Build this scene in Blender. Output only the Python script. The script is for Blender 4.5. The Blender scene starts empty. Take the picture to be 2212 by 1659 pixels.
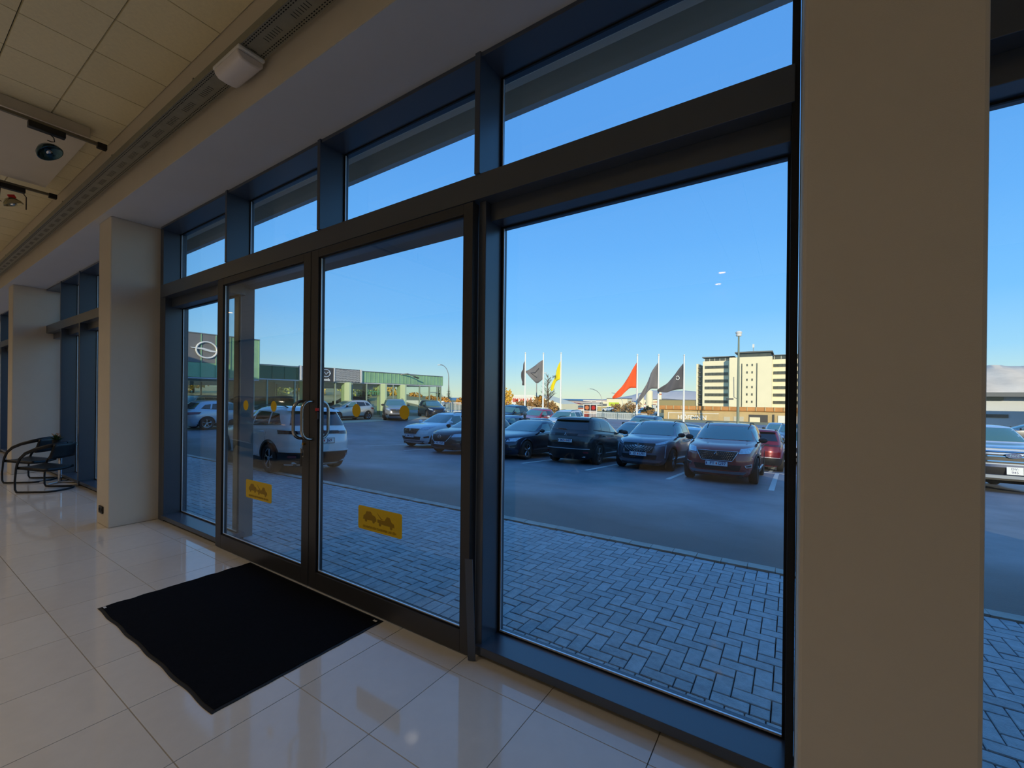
import bpy, bmesh, math, random
from mathutils import Vector, Matrix, noise
random.seed(7)
S = bpy.context.scene
C = S.collection
PI = math.pi

# ------------------------------------------------------------------ camera, sky, sun, exposure
cam_d = bpy.data.cameras.new('camera'); cam = bpy.data.objects.new('camera', cam_d); C.objects.link(cam)
EYE = 1.676
cam_d.sensor_fit = 'HORIZONTAL'; cam_d.sensor_width = 36.0
cam_d.lens = 36.0 * 922.19 / 2212.0
cam_d.shift_y = 29.86 / 2212.0
cam_d.clip_start = 0.05; cam_d.clip_end = 30000
Rv = Vector((0.83632668, 0.54813125, 0.01047933)); Uv = Vector((-0.00903592, -0.00533041, 0.99994497)); Fv = Vector((-0.548156941, 0.836375348, -0.000494903))
cam.matrix_world = Matrix(((Rv.x, Uv.x, -Fv.x, 0), (Rv.y, Uv.y, -Fv.y, 0), (Rv.z, Uv.z, -Fv.z, EYE), (0, 0, 0, 1)))
S.camera = cam

def lin(c):
    return tuple((v / 255 / 12.92 if v / 255 <= 0.04045 else ((v / 255 + 0.055) / 1.055) ** 2.4) for v in c)

w = bpy.data.worlds.new('sky'); S.world = w; w.use_nodes = True
nt = w.node_tree; nt.nodes.clear()
tc = nt.nodes.new('ShaderNodeTexCoord'); sx = nt.nodes.new('ShaderNodeSeparateXYZ')
rp = nt.nodes.new('ShaderNodeValToRGB'); bg = nt.nodes.new('ShaderNodeBackground'); wo = nt.nodes.new('ShaderNodeOutputWorld')
mr = nt.nodes.new('ShaderNodeMapRange')
nt.links.new(tc.outputs['Generated'], sx.inputs[0]); nt.links.new(sx.outputs['Z'], mr.inputs[0])
mr.inputs[1].default_value = -0.2; mr.inputs[2].default_value = 1.0; mr.inputs[3].default_value = 0; mr.inputs[4].default_value = 1
nt.links.new(mr.outputs[0], rp.inputs[0]); nt.links.new(rp.outputs[0], bg.inputs[0]); nt.links.new(bg.outputs[0], wo.inputs[0])
stops = [(-0.2, (120, 125, 120)), (-0.01, (222, 226, 205)), (0.01, (216, 230, 212)), (0.04, (196, 226, 228)), (0.09, (160, 212, 246)), (0.18, (124, 192, 252)), (0.32, (104, 174, 246)), (0.5, (90, 156, 232)), (1.0, (78, 142, 224))]
while len(rp.color_ramp.elements) < len(stops): rp.color_ramp.elements.new(0.5)
for e, (z, c) in zip(rp.color_ramp.elements, stops):
    e.position = (z + 0.2) / 1.2; e.color = (*lin(c), 1)
bg.inputs[1].default_value = 1.0

sun_d = bpy.data.lights.new('sun', 'SUN'); sun = bpy.data.objects.new('sun', sun_d); C.objects.link(sun)
sun_d.energy = 3.6; sun_d.angle = math.radians(0.55); sun_d.color = (1.0, 0.83, 0.58)
SUN = Vector((0.5 * 0.971, -0.866 * 0.971, 0.24))      # towards the sun: low, behind the showroom
sun.rotation_euler = SUN.to_track_quat('Z', 'Y').to_euler()

S.view_settings.view_transform = 'Standard'; S.view_settings.look = 'None'; S.view_settings.gamma = 1
S.view_settings.use_curve_mapping = False; S.view_settings.exposure = 0.34
S.cycles.use_denoising = True; S.cycles.max_bounces = 10; S.cycles.transparent_max_bounces = 24
S.cycles.sample_clamp_indirect = 6; S.cycles.caustics_reflective = False; S.cycles.caustics_refractive = False

def area(name, loc, size, energy, col, rot=(0, 0, 0)):
    d = bpy.data.lights.new(name, 'AREA'); o = bpy.data.objects.new(name, d); C.objects.link(o)
    d.shape = 'RECTANGLE'; d.size = size[0]; d.size_y = size[1]; d.energy = energy; d.color = col
    o.location = loc; o.rotation_euler = rot
    return o
for i in range(11):  # unseen warm lamp grid without fixtures, added to lift the interior brightness
    for y in (-1.25, -4.4):
        if i >= 9 and y > -2: continue
        o = area('interior_fill', (-27.5 + 3.1 * i, y, 4.62), (0.22, 0.22), 11.5, (1.0, 0.83, 0.64)); o.data.shape = 'DISK'; o.data.spread = math.radians(125)

# ------------------------------------------------------------------ helpers
MATS = {}
def mat(name, col, rough=0.6, metal=0.0, coat=0.0, spec=0.5, var=0.0, scale=8.0, bump=0.0, bscale=60.0, island=0.0, emit=None, es=1.0, noise_w=None):
    if name in MATS: return MATS[name]
    m = bpy.data.materials.new(name); m.use_nodes = True; MATS[name] = m
    n = m.node_tree.nodes; l = m.node_tree.links; b = n['Principled BSDF']
    c = lin(col)
    b.inputs['Base Color'].default_value = (*c, 1); b.inputs['Roughness'].default_value = rough; b.inputs['Metallic'].default_value = metal
    b.inputs['Coat Weight'].default_value = coat; b.inputs['Coat Roughness'].default_value = 0.04; b.inputs['Specular IOR Level'].default_value = spec
    if emit: b.inputs['Emission Color'].default_value = (*lin(emit), 1); b.inputs['Emission Strength'].default_value = es
    t = None
    if var or bump or island:
        t = n.new('ShaderNodeTexCoord')
    if var or island:
        hs = n.new('ShaderNodeHueSaturation'); hs.inputs['Color'].default_value = (*c, 1)
        src = None
        if var:
            nz = n.new('ShaderNodeTexNoise'); nz.inputs['Scale'].default_value = scale; nz.inputs['Detail'].default_value = 6; nz.inputs['Roughness'].default_value = 0.65
            l.new(t.outputs['Object'], nz.inputs['Vector'])
            mp = n.new('ShaderNodeMapRange'); mp.inputs[1].default_value = 0.3; mp.inputs[2].default_value = 0.7; mp.inputs[3].default_value = 1 - var; mp.inputs[4].default_value = 1 + var
            l.new(nz.outputs[0], mp.inputs[0]); src = mp.outputs[0]
        if island:
            g = n.new('ShaderNodeObjectInfo') if island > 0 else n.new('ShaderNodeNewGeometry')
            mp2 = n.new('ShaderNodeMapRange'); mp2.inputs[3].default_value = 1 - abs(island); mp2.inputs[4].default_value = 1 + abs(island)
            l.new(g.outputs['Random' if island > 0 else 'Random Per Island'], mp2.inputs[0])
            if src:
                mu = n.new('ShaderNodeMath'); mu.operation = 'MULTIPLY'; l.new(src, mu.inputs[0]); l.new(mp2.outputs[0], mu.inputs[1]); src = mu.outputs[0]
            else: src = mp2.outputs[0]
        l.new(src, hs.inputs['Value']); l.new(hs.outputs[0], b.inputs['Base Color'])
    if bump:
        nb = n.new('ShaderNodeTexNoise'); nb.inputs['Scale'].default_value = bscale; nb.inputs['Detail'].default_value = 4
        l.new(t.outputs['Object'], nb.inputs['Vector'])
        bp = n.new('ShaderNodeBump'); bp.inputs['Strength'].default_value = bump; bp.inputs['Distance'].default_value = 0.01
        l.new(nb.outputs[0], bp.inputs['Height']); l.new(bp.outputs[0], b.inputs['Normal'])
    return m

def glass(name, tint=(235, 245, 242), refl=1.0, rough=0.0):
    """single sheet of glazing: mirror reflection by Fresnel, the rest passes straight through"""
    if name in MATS: return MATS[name]
    m = bpy.data.materials.new(name); m.use_nodes = True; MATS[name] = m
    n = m.node_tree.nodes; l = m.node_tree.links; n.clear()
    o = n.new('ShaderNodeOutputMaterial'); mx = n.new('ShaderNodeMixShader'); tr = n.new('ShaderNodeBsdfTransparent'); gl = n.new('ShaderNodeBsdfGlossy'); fr = n.new('ShaderNodeLayerWeight')
    gl.inputs['Roughness'].default_value = rough
    tr.inputs[0].default_value = (*lin(tint), 1)
    # Schlick curve, the same from both sides of the sheet
    lw = fr; lw.inputs['Blend'].default_value = 0.5
    pw = n.new('ShaderNodeMath'); pw.operation = 'POWER'; pw.inputs[1].default_value = 5
    ma = n.new('ShaderNodeMath'); ma.operation = 'MULTIPLY_ADD'; ma.inputs[1].default_value = 0.96; ma.inputs[2].default_value = 0.04
    mu = n.new('ShaderNodeMath'); mu.operation = 'MULTIPLY'; mu.inputs[1].default_value = refl; mu.use_clamp = True
    l.new(lw.outputs['Facing'], pw.inputs[0]); l.new(pw.outputs[0], ma.inputs[0]); l.new(ma.outputs[0], mu.inputs[0])
    l.new(mu.outputs[0], mx.inputs[0]); l.new(tr.outputs[0], mx.inputs[1]); l.new(gl.outputs[0], mx.inputs[2]); l.new(mx.outputs[0], o.inputs[0])
    return m

def tag(o, label=None, cat=None, group=None, kind=None):
    if label: o['label'] = label
    if cat: o['category'] = cat
    if group: o['group'] = group
    if kind: o['kind'] = kind
    return o
def empty(name, loc=(0, 0, 0), rz=0.0, label=None, cat=None, group=None, kind=None, parent=None):
    o = bpy.data.objects.new(name, None); C.objects.link(o); o.location = loc; o.rotation_euler = (0, 0, rz); o.empty_display_size = 0.2
    if parent: o.parent = parent
    return tag(o, label, cat, group, kind)
def offs(p):
    v = Vector((0, 0, 0))
    while p is not None:
        v += p.location; p = p.parent
    return v
def link(name, me, parent=None, world=False):
    o = bpy.data.objects.new(name, me); C.objects.link(o)
    if parent:
        o.parent = parent
        if world: o.location = -offs(parent)
    return o

class MB:
    def __init__(s): s.v = []; s.f = []
    def add(s, vs, fs):
        k = len(s.v); s.v += [tuple(v) for v in vs]; s.f += [tuple(i + k for i in f) for f in fs]; return s
    def box(s, x0, y0, z0, x1, y1, z1):
        x0, x1 = sorted((x0, x1)); y0, y1 = sorted((y0, y1)); z0, z1 = sorted((z0, z1))
        return s.add([(x0, y0, z0), (x1, y0, z0), (x1, y1, z0), (x0, y1, z0), (x0, y0, z1), (x1, y0, z1), (x1, y1, z1), (x0, y1, z1)],
                     [(0, 3, 2, 1), (4, 5, 6, 7), (0, 1, 5, 4), (1, 2, 6, 5), (2, 3, 7, 6), (3, 0, 4, 7)])
    def obox(s, c, ax, ay, az):
        c, ax, ay, az = map(Vector, (c, ax, ay, az)); vs = []
        for k in (-1, 1):
            for a, b in ((-1, -1), (1, -1), (1, 1), (-1, 1)): vs.append(c + ax * a + ay * b + az * k)
        return s.add(vs, [(0, 3, 2, 1), (4, 5, 6, 7), (0, 1, 5, 4), (1, 2, 6, 5), (2, 3, 7, 6), (3, 0, 4, 7)])
    def tube(s, pts, r, n=8, closed=False, rr=None, cap=True):
        pts = [Vector(p) for p in pts]; m = len(pts); rings = []; prev = None
        for i, p in enumerate(pts):
            a = pts[(i - 1) % m] if closed else pts[max(i - 1, 0)]; b = pts[(i + 1) % m] if closed else pts[min(i + 1, m - 1)]
            t = (b - a).normalized()
            if prev is None: u = t.orthogonal().normalized()
            else: u = (prev - t * prev.dot(t)); u = u.normalized() if u.length > 1e-6 else t.orthogonal().normalized()
            prev = u; q = t.cross(u); ra = rr[i] if rr else r
            rings.append([p + (u * math.cos(2 * PI * k / n) + q * math.sin(2 * PI * k / n)) * ra for k in range(n)])
        vs = [v for R in rings for v in R]; fs = []
        for i in range(m if closed else m - 1):
            j = (i + 1) % m
            for k in range(n): fs.append((i * n + k, i * n + (k + 1) % n, j * n + (k + 1) % n, j * n + k))
        if not closed and cap: fs += [tuple(range(n))[::-1], tuple((m - 1) * n + k for k in range(n))]
        return s.add(vs, fs)
    def lathe(s, prof, n=20, c=(0, 0, 0), axis='z', cap=True):
        vs = []; m = len(prof)
        for r, h in prof:
            for k in range(n):
                a = 2 * PI * k / n; x, y = r * math.cos(a), r * math.sin(a)
                p = {'z': (x, y, h), 'y': (x, h, y), 'x': (h, x, y)}[axis]
                vs.append((p[0] + c[0], p[1] + c[1], p[2] + c[2]))
        fs = [(i * n + k, i * n + (k + 1) % n, (i + 1) * n + (k + 1) % n, (i + 1) * n + k) for i in range(m - 1) for k in range(n)]
        if cap and prof[0][0] > 1e-4: fs.append(tuple(range(n))[::-1])
        if cap and prof[-1][0] > 1e-4: fs.append(tuple((m - 1) * n + k for k in range(n)))
        return s.add(vs, fs)
    def prism(s, poly, d, T=lambda u, v, w: (u, w, v)):
        n = len(poly); vs = [T(u, v, 0) for u, v in poly] + [T(u, v, d) for u, v in poly]
        return s.add(vs, [tuple(range(n)), tuple(range(n, 2 * n))[::-1]] + [(i, i + n, (i + 1) % n + n, (i + 1) % n) for i in range(n)])
    def grid(s, P):   # P[i][j] points
        a, b = len(P), len(P[0]); return s.add([p for r in P for p in r], [(i * b + j, i * b + j + 1, (i + 1) * b + j + 1, (i + 1) * b + j) for i in range(a - 1) for j in range(b - 1)])
    def mesh(s, name, m, smooth=False, fix=True, angle=None):
        me = bpy.data.meshes.new(name); me.from_pydata(s.v, [], s.f); 
        if fix:
            bm = bmesh.new(); bm.from_mesh(me); bmesh.ops.recalc_face_normals(bm, faces=bm.faces); bm.to_mesh(me); bm.free()
        if m: me.materials.append(m)
        if smooth:
            me.polygons.foreach_set('use_smooth', [True] * len(me.polygons))
            if angle is not None: me.set_sharp_from_angle(angle=math.radians(angle))
        me.update(); return me
    def build(s, name, m, parent=None, world=False, smooth=False, bevel=0.0, fix=True, angle=40):
        o = link(name, s.mesh(name, m, smooth, fix, angle), parent, world)
        if bevel:
            b = o.modifiers.new('b', 'BEVEL'); b.width = bevel; b.segments = 2; b.limit_method = 'ANGLE'; b.angle_limit = math.radians(40); b.harden_normals = False
        return o
def box(name, m, a, b, parent=None, bevel=0.0, world=True):
    return MB().box(*a, *b).build(name, m, parent, world and parent is not None, bevel=bevel)

def text_mesh(txt, size, m, extrude=0.003, bold=0.0, align='CENTER'):
    cu = bpy.data.curves.new('lettering', 'FONT'); cu.body = txt; cu.size = size; cu.extrude = extrude; cu.offset = bold; cu.align_x = align; cu.align_y = 'CENTER'; cu.resolution_u = 3
    to = bpy.data.objects.new('lettering', cu); C.objects.link(to)
    dg = bpy.context.evaluated_depsgraph_get(); me = bpy.data.meshes.new_from_object(to.evaluated_get(dg))
    bpy.data.objects.remove(to); me.materials.clear(); me.materials.append(m); me.name = 'lettering'
    return me
def facing(n, up=(0, 0, 1), mirror=False):
    n = Vector(n).normalized(); x = Vector(up).cross(n).normalized(); y = n.cross(x)
    if mirror: x = -x
    return Matrix((x, y, n)).transposed().to_4x4()
def text(name, txt, size, loc, n, m, parent=None, extrude=0.003, bold=0.0, mirror=False, sx=1.0, world=True):
    me = text_mesh(txt, size, m, extrude, bold); M = Matrix.Translation(Vector(loc)) @ facing(n, mirror=mirror) @ Matrix.Diagonal((sx, 1, 1, 1))
    me.transform(M)
    if mirror: me.flip_normals()
    return link(name, me, parent, world and parent is not None)

# ------------------------------------------------------------------ materials
M_frame = mat('anthracite_powder_coat', (62, 70, 84), 0.28, spec=0.9, bump=0.03, bscale=900)
M_door = mat('door_frame_coat', (58, 58, 62), 0.40, spec=0.5, bump=0.03, bscale=900)
M_gasket = mat('black_gasket', (14, 14, 16), 0.6)
M_alu = mat('aluminium_bead', (232, 236, 242), 0.35, 0.6)
M_steel = mat('brushed_steel', (190, 188, 184), 0.22, 1.0)
M_chrome = mat('chrome', (215, 215, 218), 0.08, 1.0)
M_glass = glass('window_glass', (246, 250, 249), 1.0)
M_dglass = glass('door_glass', (240, 245, 245), 1.2)
M_paint = mat('cream_wall_paint', (214, 204, 188), 0.85, var=0.02, scale=3, bump=0.12, bscale=420)
M_soffit = mat('white_soffit_paint', (198, 200, 206), 0.9, var=0.02, scale=2, bump=0.05, bscale=300)
M_ctile = mat('mineral_ceiling_panel', (236, 224, 188), 0.95, var=0.05, scale=30, bump=0.25, bscale=260, island=0.04)
M_ftile = mat('polished_porcelain_tile', (222, 214, 202), 0.07, coat=0.0, spec=0.75, var=0.03, scale=9, island=0.03)
M_grout = mat('dark_grout', (60, 56, 52), 0.9)
M_black = mat('black_plastic', (16, 16, 18), 0.45)
M_tray = mat('galvanised_tray', (150, 146, 130), 0.5, 0.6, var=0.08, scale=12)
M_hole = mat('tray_slot_shadow_gap', (14, 14, 12), 0.9)
M_white = mat('white_plastic', (225, 222, 218), 0.4)
M_mat = mat('black_carpet_pile', (20, 20, 24), 0.95, spec=0.1, var=0.25, scale=60, bump=0.8, bscale=500)
M_rub = mat('black_rubber', (16, 17, 18), 0.6)
M_yel = mat('yellow_film', (225, 190, 8), 0.5, var=0.03, scale=80)
M_yel2 = mat('dark_yellow_print', (160, 126, 10), 0.6)
M_asph = mat('asphalt', (104, 106, 112), 0.5, spec=0.5, var=0.42, scale=0.45, bump=0.35, bscale=90)
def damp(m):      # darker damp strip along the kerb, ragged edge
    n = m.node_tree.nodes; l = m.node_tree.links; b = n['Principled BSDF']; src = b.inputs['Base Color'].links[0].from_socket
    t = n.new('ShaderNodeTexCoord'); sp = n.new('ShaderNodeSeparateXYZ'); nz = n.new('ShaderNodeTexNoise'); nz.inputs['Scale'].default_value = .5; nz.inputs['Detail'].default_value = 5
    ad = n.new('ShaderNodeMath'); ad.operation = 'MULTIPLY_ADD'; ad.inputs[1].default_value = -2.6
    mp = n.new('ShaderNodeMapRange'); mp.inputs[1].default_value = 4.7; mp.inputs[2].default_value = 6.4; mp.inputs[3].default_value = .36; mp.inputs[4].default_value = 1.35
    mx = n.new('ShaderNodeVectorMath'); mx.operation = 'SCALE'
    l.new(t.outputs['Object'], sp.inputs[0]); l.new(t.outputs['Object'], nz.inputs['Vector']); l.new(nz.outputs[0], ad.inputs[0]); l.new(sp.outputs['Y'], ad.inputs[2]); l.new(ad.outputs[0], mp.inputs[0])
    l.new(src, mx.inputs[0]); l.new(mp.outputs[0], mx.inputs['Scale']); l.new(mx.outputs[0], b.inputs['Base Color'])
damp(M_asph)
M_paver = mat('concrete_paver', (164, 175, 182), 0.55, spec=0.45, var=0.22, scale=16, bump=0.35, bscale=120, island=0.13)
M_pavf = mat('concrete_paver_field', (164, 175, 182), 0.55, spec=0.45, var=0.22, scale=16, bump=0.35, bscale=120, island=-0.13)
M_bed = mat('dark_joint_sand', (38, 40, 44), 0.95)
M_line = mat('white_road_paint', (205, 208, 205), 0.6, var=0.12, scale=20)
M_kerb = mat('kerb_stone', (176, 176, 168), .8, var=.15, scale=5, island=.1)
M_conc = mat('pale_concrete', (196, 186, 160), 0.85, var=0.1, scale=1.2)
M_tyre = mat('tyre_rubber', (20, 20, 22), 0.75)
M_trim = mat('dark_car_trim', (24, 25, 28), 0.5, spec=0.5)
M_cglass = mat('tinted_car_glass', (74, 112, 104), 0.05, spec=0.9, coat=1.0)
M_cdark = mat('dark_privacy_glass', (14, 18, 24), 0.05, spec=0.8, coat=0.6)
M_alloy = mat('alloy_rim', (165, 168, 172), 0.25, 0.85)
M_lamp = mat('headlamp_lens', (175, 190, 205), 0.06, 0.3, coat=1.0, var=0.25, scale=14)
M_tail = mat('tail_lamp_lens', (120, 10, 14), 0.1, coat=1.0)
M_plate = mat('number_plate_white', (225, 230, 232), 0.4)
M_pblue = mat('plate_blue_print', (20, 40, 110), 0.5)
M_red = mat('red_plastic', (215, 20, 20), 0.4)
M_green = mat('patinated_green_cladding', (150, 190, 148), 0.55, var=0.12, scale=1.6)
M_green_shade = mat('shaded_green_cladding', (66, 116, 88), 0.55, var=0.12, scale=1.6)  # darker copy of the green cladding, with shade put into the colour
M_grey = mat('grey_sign_panel', (128, 126, 124), 0.6, var=0.04, scale=2)
M_dgrey = mat('dark_sign_panel', (70, 68, 68), 0.5)
M_lett = mat('white_lettering', (240, 240, 235), 0.5)
M_mull = mat('grey_green_mullion', (150, 165, 150), 0.6)
M_sglass = glass('showroom_glass', (236, 242, 236), 1.0)
M_render = mat('cream_render', (238, 228, 196), 0.85, var=0.03, scale=0.2)
M_render2 = mat('white_render', (232, 230, 222), 0.85)
M_bwin = mat('dark_window_glass', (84, 86, 78), 0.15, coat=0.5, var=0.3, scale=0.6)
M_orange = mat('rusty_parapet', (196, 138, 82), 0.85, var=0.25, scale=0.5)
M_hof = mat('weathered_concrete_wall', (196, 172, 128), 0.9, var=0.15, scale=0.35)
M_pole = mat('white_flagpole_paint', (236, 236, 228), 0.4)
M_galv = mat('galvanised_pole', (150, 152, 150), 0.5, 0.5)
M_bark = mat('bark', (96, 78, 58), 0.9)
M_leafo = mat('autumn_orange_leaves', (196, 138, 52), 0.85, island=-0.35)
M_leafy = mat('yellow_birch_leaves', (214, 168, 58), 0.85, island=-0.3)
M_leafb = mat('brown_scrub', (150, 116, 72), 0.9, island=-0.3)
M_conif = mat('conifer_needles', (58, 84, 52), 0.85, island=-0.35)
M_leafg = mat('olive_hillside_leaves', (176, 178, 96), 0.85, island=-0.35)
M_roofr = mat('red_roof', (196, 84, 58), 0.8)
M_roofg = mat('grey_roof', (110, 112, 112), 0.8)
M_sea = mat('sea_water', (96, 128, 148), 0.4)
M_land = mat('distant_ground', (170, 156, 108), 0.95, var=0.25, scale=0.02)
M_mount = mat('distant_mountain', (206, 196, 186), 0.95, var=0.08, scale=0.001)
M_snow = mat('snowy_mountain', (232, 212, 186), 0.95, var=0.22, scale=0.006)
M_skin = mat('skin', (205, 158, 136), 0.6)
M_navy = mat('navy_jacket', (24, 30, 58), 0.8)

# ------------------------------------------------------------------ room shell
ZC = 4.66; ZS = 3.885; YB = 1.62; XL = -31.0; XR = 6.5; YR = -7.5; YG = 2.40; YF = 2.16
floor = MB().box(XL, YR, -0.25, XR, 2.36, -0.012).build('floor', M_grout); tag(floor, kind='structure')
# polished floor tiles: 60 cm grid
tm = MB().add([(-.2975, -.2975, 0), (.2975, -.2975, 0), (.2975, .2975, 0), (-.2975, .2975, 0), (-.2988, -.2988, -.0115), (.2988, -.2988, -.0115), (.2988, .2988, -.0115), (-.2988, .2988, -.0115)],
              [(0, 1, 2, 3), (0, 4, 5, 1), (1, 5, 6, 2), (2, 6, 7, 3), (3, 7, 4, 0)]).mesh('tile', M_ftile)
GX, GY = -2.339 - 0.3, 1.990 + 0.3
rest = MB()
for i in range(-47, 15):
    for j in range(0, 17):
        cx, cy = GX + i * 0.6, GY - j * 0.6
        if cx < XL + .3 or cx > XR - .3: continue
        if cy > 2.2:      # cut row along the glazing
            a = (cx - .2975, cy - .2975, 0); 
            near = -12 < i < 5
            b = MB().box(cx - .2975, cy - .2975, -.011, cx + .2975, 2.352, 0)
            if near: b.build('tile', M_ftile, floor)
            else: rest.add(b.v, b.f)
            continue
        if -16 <= i <= 6 and j <= 8 and cx < 1.6:
            o = link('tile', tm, floor); o.location = (cx, cy, 0)
        else:
            rest.box(cx - .2975, cy - .2975, -.011, cx + .2975, cy + .2975, 0)
o = rest.build('tile_field', M_ftile, floor); tag(o, kind='stuff')

wl = box('wall_left', M_paint, (XL - .3, YR, -.25), (XL, 2.4, ZC + .3)); tag(wl, kind='structure')
wr = box('wall_right', M_paint, (XR, YR, -.25), (XR + .3, 2.4, ZC + .3)); tag(wr, kind='structure')
wb = box('wall_back', M_paint, (XL - .3, YR - .3, -.25), (XR + .3, YR, ZC + .3)); tag(wb, kind='structure')
roof = MB().box(XL - .3, YR - .3, ZC + .3, XR + .3, 2.56, 5.0).box(XL - .3, 2.56, 4.624, XR + .3, 3.37, 5.0).box(XL - .3, YR - .3, 5.0, XR + .3, YR, 5.45).build('roof', M_grey); tag(roof, kind='structure')
fas = box('trim_2', mat('pale_fascia', (196, 198, 196), .8, var=.05, scale=1), (XL - .3, 3.37, 4.374), (XR + .3, 3.44, 5.45)); tag(fas, kind='structure')
# deep lintel band over the glazing with the white soffit
beam = box('trim_1', M_paint, (XL, YB, ZS), (XR, 2.55, ZC + .3)); tag(beam, kind='structure')
sof = box('soffit', M_soffit, (XL, YB + .002, ZS - .006), (XR, 2.20, ZS), beam)

ceil = MB().box(XL, YR, ZC + .02, XR, YB, ZC + .3).build('ceiling', M_hole); tag(ceil, kind='structure')
PX, PY = 0.565, 0.48
pm = {}
def panel_mesh(w, h):
    k = (round(w, 3), round(h, 3))
    if k not in pm:
        a, b = w / 2 - .006, h / 2 - .006
        pm[k] = MB().add([(-a, -b, 0), (a, -b, 0), (a, b, 0), (-a, b, 0), (-a - .004, -b - .004, .02), (a + .004, -b - .004, .02), (a + .004, b + .004, .02), (-a - .004, b + .004, .02)],
                         [(0, 3, 2, 1), (0, 1, 5, 4), (1, 2, 6, 5), (2, 3, 7, 6), (3, 0, 4, 7)]).mesh('panel', M_ctile)
    return pm[k]
ys = [1.62, 1.10, 0.66, 0.18]
while ys[-1] > YR + .5: ys.append(ys[-1] - PY)
far = MB()
x = -3.98 + PX * 18
while x > XL + PX:
    for a, b in zip(ys[:-1], ys[1:]):
        cx, cy = x - PX / 2, (a + b) / 2
        if -15 < cx < -0.8 and cy > -0.3:
            o = link('panel', panel_mesh(PX, a - b), ceil); o.location = (cx, cy, ZC)
        else:
            far.box(cx - PX / 2 + .006, b + .006, ZC, cx + PX / 2 - .006, a - .006, ZC + .02)
    x -= PX
tag(far.build('panel_field', M_ctile, ceil), kind='stuff')
# smooth plasterboard bulkhead crossing the ceiling between the two lighting tracks
bh = box('ceiling_bulkhead', M_paint, (-8.75, YR, 4.54), (-6.62, YB - .22, ZC - .002), bevel=.004); tag(bh, kind='structure')

# pillars
def pillar(x0, x1, yf, label, sock=False):
    p = empty('pillar', ((x0 + x1) / 2, (yf + 2.4) / 2, 0), label=label, kind='structure', cat='pillar')
    MB().box(x0, yf, 0, x1, 2.42, ZS - .004).build('shaft', M_paint, p, True, bevel=.012)
    return p
pillar(0.022, 0.425, 1.60, 'wide plastered pillar right of the large fixed window')
pl1 = pillar(-7.55, -7.08, 1.69, 'pale plastered pillar with a black socket, left of the entrance doors')
pillar(-13.75, -13.3, 1.69, 'pale plastered pillar behind the black armchairs')
pillar(-20.6, -20.15, 1.69, 'farthest plastered pillar at the end of the glazing')
sk = empty('power_socket', (-7.33, 1.682, .2), label='black double wall socket low on the plastered pillar left of the doors', cat='socket')
MB().box(-.075, -.008, -.045, .075, .008, .045).build('face_plate', M_black, sk, bevel=.004)
for sx_ in (-.035, .035):
    MB().lathe([(0.024, -.0125), (.024, -.008)], 16, (sx_, 0, 0), 'y').build('outlet', M_rub, sk)

# ------------------------------------------------------------------ window frames
def rail(name, a, b, parent, m=None, bev=.003):
    return MB().box(*a, *b).build(name, m or M_frame, parent, True, bevel=bev)
def glazing_bay(name, xs, x0, x1, label_low, doors=None, low=True):
    """curtain wall bay from x0 to x1 with mullions at xs: top rail, transom, sill, clerestory panes, lower panes"""
    W = empty(name, ((x0 + x1) / 2, YG, 0), kind='structure', label=label_low, cat='window')
    rail('top_rail', (x0, YF, ZS - .035), (x1, YG + .05, ZS - .006), W)
    rail('transom', (x0, YF, 2.945), (x1, YG + .05, 3.105), W)
    for k, mx in enumerate(xs):
        rail('mullion', (mx - .042, YF - .012, 3.105), (mx, YG + .03, ZS - .004), W)
    edges = [x0] + sorted(xs) + [x1]
    for a, b in zip(edges[:-1], edges[1:]):
        aa = a if a == x0 else a; bb = b if b == x1 else b - .042
        pn = MB().box(aa, YG - .004, 3.10, bb, YG + .004, ZS - .03).build('pane', M_glass, W, True)
        g = MB()
        g.box(aa, YG - .02, 3.105, aa + .012, YG - .006, ZS - .035).box(bb - .012, YG - .02, 3.105, bb, YG - .006, ZS - .035)
        g.box(aa + .012, YG - .02, 3.105, bb - .012, YG - .006, 3.115).box(aa + .012, YG - .02, ZS - .045, bb - .012, YG - .006, ZS - .035)
        g.build('gasket', M_gasket, W, True)
        b2 = MB().box(aa + .012, YG - .016, 3.115, aa + .02, YG - .008, ZS - .045).box(aa + .012, YG - .016, 3.115, bb - .012, YG - .008, 3.121)
        b2.build('glazing_bead', M_alu, W, True)
    return W
def low_pane(W, a, b, ja=True):
    """lower fixed light between x=a and x=b with its own sub-frame, sill and head"""
    rail('sill', (a - .03, YF + .01, .034), (b + .03, YG + .05, .085), W)
    rail('sill_plinth', (a, YF + .09, 0), (b, YG + .05, .033), W, M_gasket, 0)
    rail('head', (a, YF + .10, 2.83), (b, YG + .05, 2.946), W)
    MB().box(a, YG - .004, .085, b, YG + .004, 2.83).build('pane', M_glass, W, True)
    g = MB().box(a, YG - .02, .085, a + .014, YG - .005, 2.83).box(b - .014, YG - .02, .085, b, YG - .005, 2.83).box(a + .014, YG - .02, .085, b - .014, YG - .005, .093).box(a + .014, YG - .02, 2.82, b - .014, YG - .005, 2.83)
    g.build('gasket', M_gasket, W, True)
    MB().box(a + .014, YG - .018, .093, b - .014, YG - .008, .103).box(a + .014, YG - .016, .103, a + .022, YG - .008, 2.82).build('glazing_bead', M_alu, W, True)
Wm = glazing_bay('window_1', [-5.10, -3.40, -1.675], -6.98, -0.0, 'dark framed shopfront glazing around the entrance doors')
low_pane(Wm, -1.66, -0.012)
low_pane(Wm, -6.90, -5.32)
rail('jamb', (-7.08, YF + .03, 0), (-6.98, YG + .05, ZS - .006), Wm)
rail('jamb', (-6.98, YF + .03, 0), (-6.90, YG + .05, 2.946), Wm)
rail('jamb', (-.012, YF + .01, 0), (.018, YG + .05, ZS - .006), Wm, M_gasket)
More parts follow.
